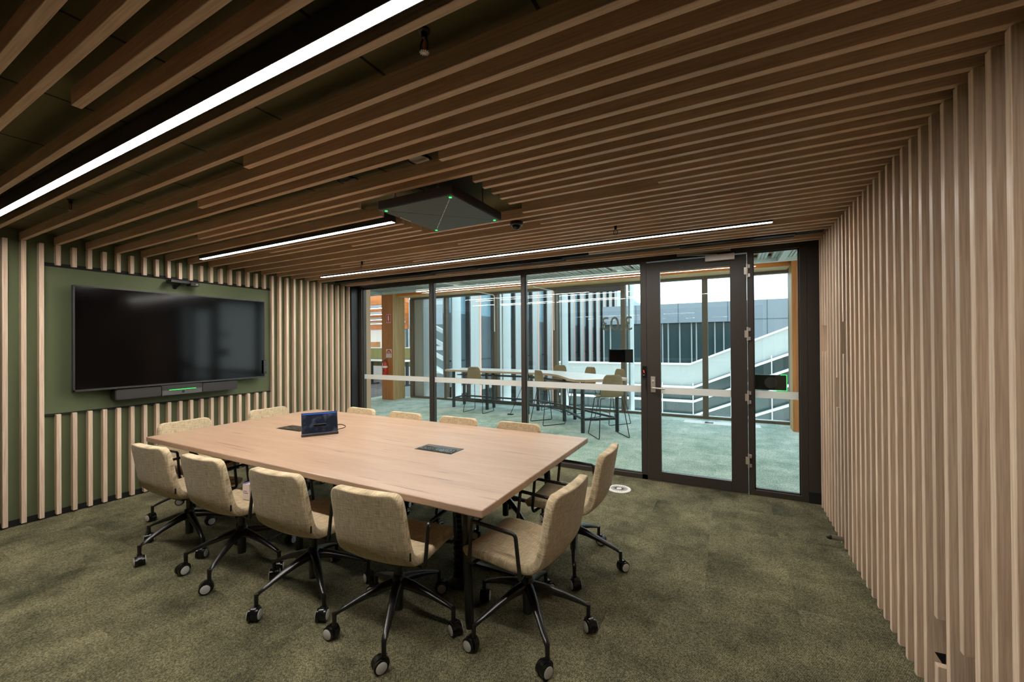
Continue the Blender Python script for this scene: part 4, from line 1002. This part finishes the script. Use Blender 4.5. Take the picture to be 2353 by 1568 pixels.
# far wing behind the stairs
fb = empty('far_wing_building', (0, 20, GZ)); o_ = fb.location
mb = M_('ext_panel').box(-5.5, 7.5, 20, 30, 2.46, 3.34).box(.9, 7.5, 20, 30, GZ, 2.46).box(-5.5, .9, 20.4, 30, GZ, .6)
mb.build('wall', fb, org=o_)
M_('ext_glass_green').box(-5.5, .9, 20.3, 20.4, .6, 2.46).build('window_band', fb, org=o_)
for xx in (-5.2, -4.2, -3.6, -3.2, -2.75, -2.5, -2.0, -1.5, -1.3, -.95, -.55, -.2, .3): M_('ext_grey').box(xx, xx+.05, 20.2, 20.3, .6, 2.46).build('window_mullion', fb, org=o_)
mb = M_('ext_dark')
for xx in (-3.9, -2.02, -.02, 1.43, 3.3): mb.box(xx, xx+.02, 19.99, 20.0, 2.46 if xx < .9 else .5, 3.34)
mb.box(.9, 7.5, 19.99, 20.0, 2.52, 2.54); mb.build('panel_joints', fb, org=o_)
tag(fb, 'light grey wing with a dark band of windows behind the outside stair', 'building')
rb = empty('rear_building', (-12, 46, GZ)); o_ = rb.location
M_('ext_panel').box(-30, -6.5, 46, 60, GZ, 4.4).build('wall', rb, org=o_)
mb = M_('ext_panel').add([(-30, 46, 4.4), (-6.5, 46, 4.4), (-6.5, 60, 4.4), (-30, 60, 4.4), (-16, 52, 9), (-14, 54, 9)], [(0, 1, 4), (1, 2, 5, 4), (2, 3, 5), (3, 0, 4, 5)])
mb.build('roof', rb, org=o_)
M_('ext_glass_light').box(-29, -7, 45.9, 46, .5, 3.4).build('window_band', rb, org=o_)
tag(rb, 'distant building with sloped grey roof at the end of the courtyard', 'building')
# outside stair: landing then rising to the right, several flights stacked
sr = empty('outside_stair', (-1, 14, GZ)); o_ = sr.location
SL = .423
def flight(z0, xl, xk, xr, name, y, h, m_):
    # band with its top edge: level to xk then climbing
    mb = M_(m_); zz = z0
    pts = [(xl, zz), (xk, zz), (xr, zz+(xr-xk)*SL)]
    vs = []; 
    for yy in (y, y+.12):
        for x, z in pts: vs += [(x, yy, z), (x, yy, z-h)]
    mb.add(vs, [(0, 1, 3, 2), (2, 3, 5, 4), (6, 8, 9, 7), (8, 10, 11, 9), (0, 2, 8, 6), (2, 4, 10, 8), (1, 7, 9, 3), (3, 9, 11, 5)])
    mb.build(name, sr, org=o_)
flight(.915, -5.5, -1.08, 6, 'handrail', 14.0, .055, 'ext_white')
flight(.86, -5.5, -1.08, 6, 'balustrade_panel', 14.05, .67, 'ext_grey')
flight(.195, -5.5, -.99, 6, 'stringer', 13.95, .07, 'ext_white')
flight(-.255, -5.5, -.985, 6, 'stringer', 14.0, .07, 'ext_white')
flight(-.70, -5.5, -.975, 6, 'stringer', 14.0, .07, 'ext_white')
flight(-1.15, -5.5, -.7, 6, 'stringer', 14.0, .07, 'ext_white')
flight(-1.60, -5.5, -.5, 6, 'stringer', 14.0, .07, 'ext_white')
flight(.12, -5.5, -.99, 6, 'lower_screen', 14.3, 3.6, 'ext_glass_green')
for xx in (-4.6, -3.2, -1.9, -.99, .06, 1.1, 2.3):
    zt = .195+max(0, (xx+.99))*SL
    M_('ext_white').box(xx-.012, xx+.012, 13.93, 13.95, zt-1.9, zt+.10).build('baluster', sr, org=o_)
tag(sr, 'outside stair with white handrail, pale side panels and stacked white stringers', 'staircase')
# stair seen through the leftmost outer window
cbk = empty('courtyard_building', (-19, 24, GZ)); o_ = cbk.location
M_('ext_panel').box(-23, -12, 24, 30, 3.0, 5.0).mat('ext_glass_green').box(-23, -12, 24.1, 30, GZ, 3.0).build('wall', cbk, org=o_)
for zz in (-.6, 1.1): M_('ext_grey').box(-23, -12, 23.9, 24.1, zz, zz+.3).build('floor_band', cbk, org=o_)
tag(cbk, 'dark green-glazed building seen through the leftmost outer window', 'building')
s2 = empty('left_outside_stair', (-12, 15, GZ)); o_ = s2.location
for i in range(4):
    mb = M_('ext_white'); z = 2.9-i*.62
    mb.beam((-13.2, 15.0, z), (-10.4, 15.0, z-1.25), .15, .16); mb.build('stringer', s2, org=o_)
M_('ext_white').box(-14, -10.4, 15.2, 15.3, 3.4, 3.6).build('handrail', s2, org=o_)
tag(s2, 'white outside stair seen through the leftmost outer window', 'staircase')
# trees
rnd = random.Random(3)
for i, (x, y, s) in enumerate(((-16, 75, 5.0), (-2, 78, 4.6), (12, 80, 5), (-30, 80, 5.5), (26, 82, 5))):
    mb = M_('tree'); r = empty('distant_tree', (x, y, GZ))
    for k in range(40):
        c = Vector((x+rnd.gauss(0, 2.2), y+rnd.gauss(0, 1.5), -1.5+rnd.uniform(-4.5, 3.3)))
        mb.lathe([(.05, -1.3), (.9, -.9), (1.3, 0), (.9, .9), (.05, 1.3)], c, n=7)
    mb.build('foliage', r, org=r.location)
    M_('timber').cyl((x, y, GZ), (x, y, -2), .4, .25, 8).build('trunk', r, org=r.location)
    tag(r, 'dark tree far behind the buildings, ' + ['second from the left', 'middle one', 'second from the right', 'leftmost', 'rightmost'][i], 'tree', 'distant trees')
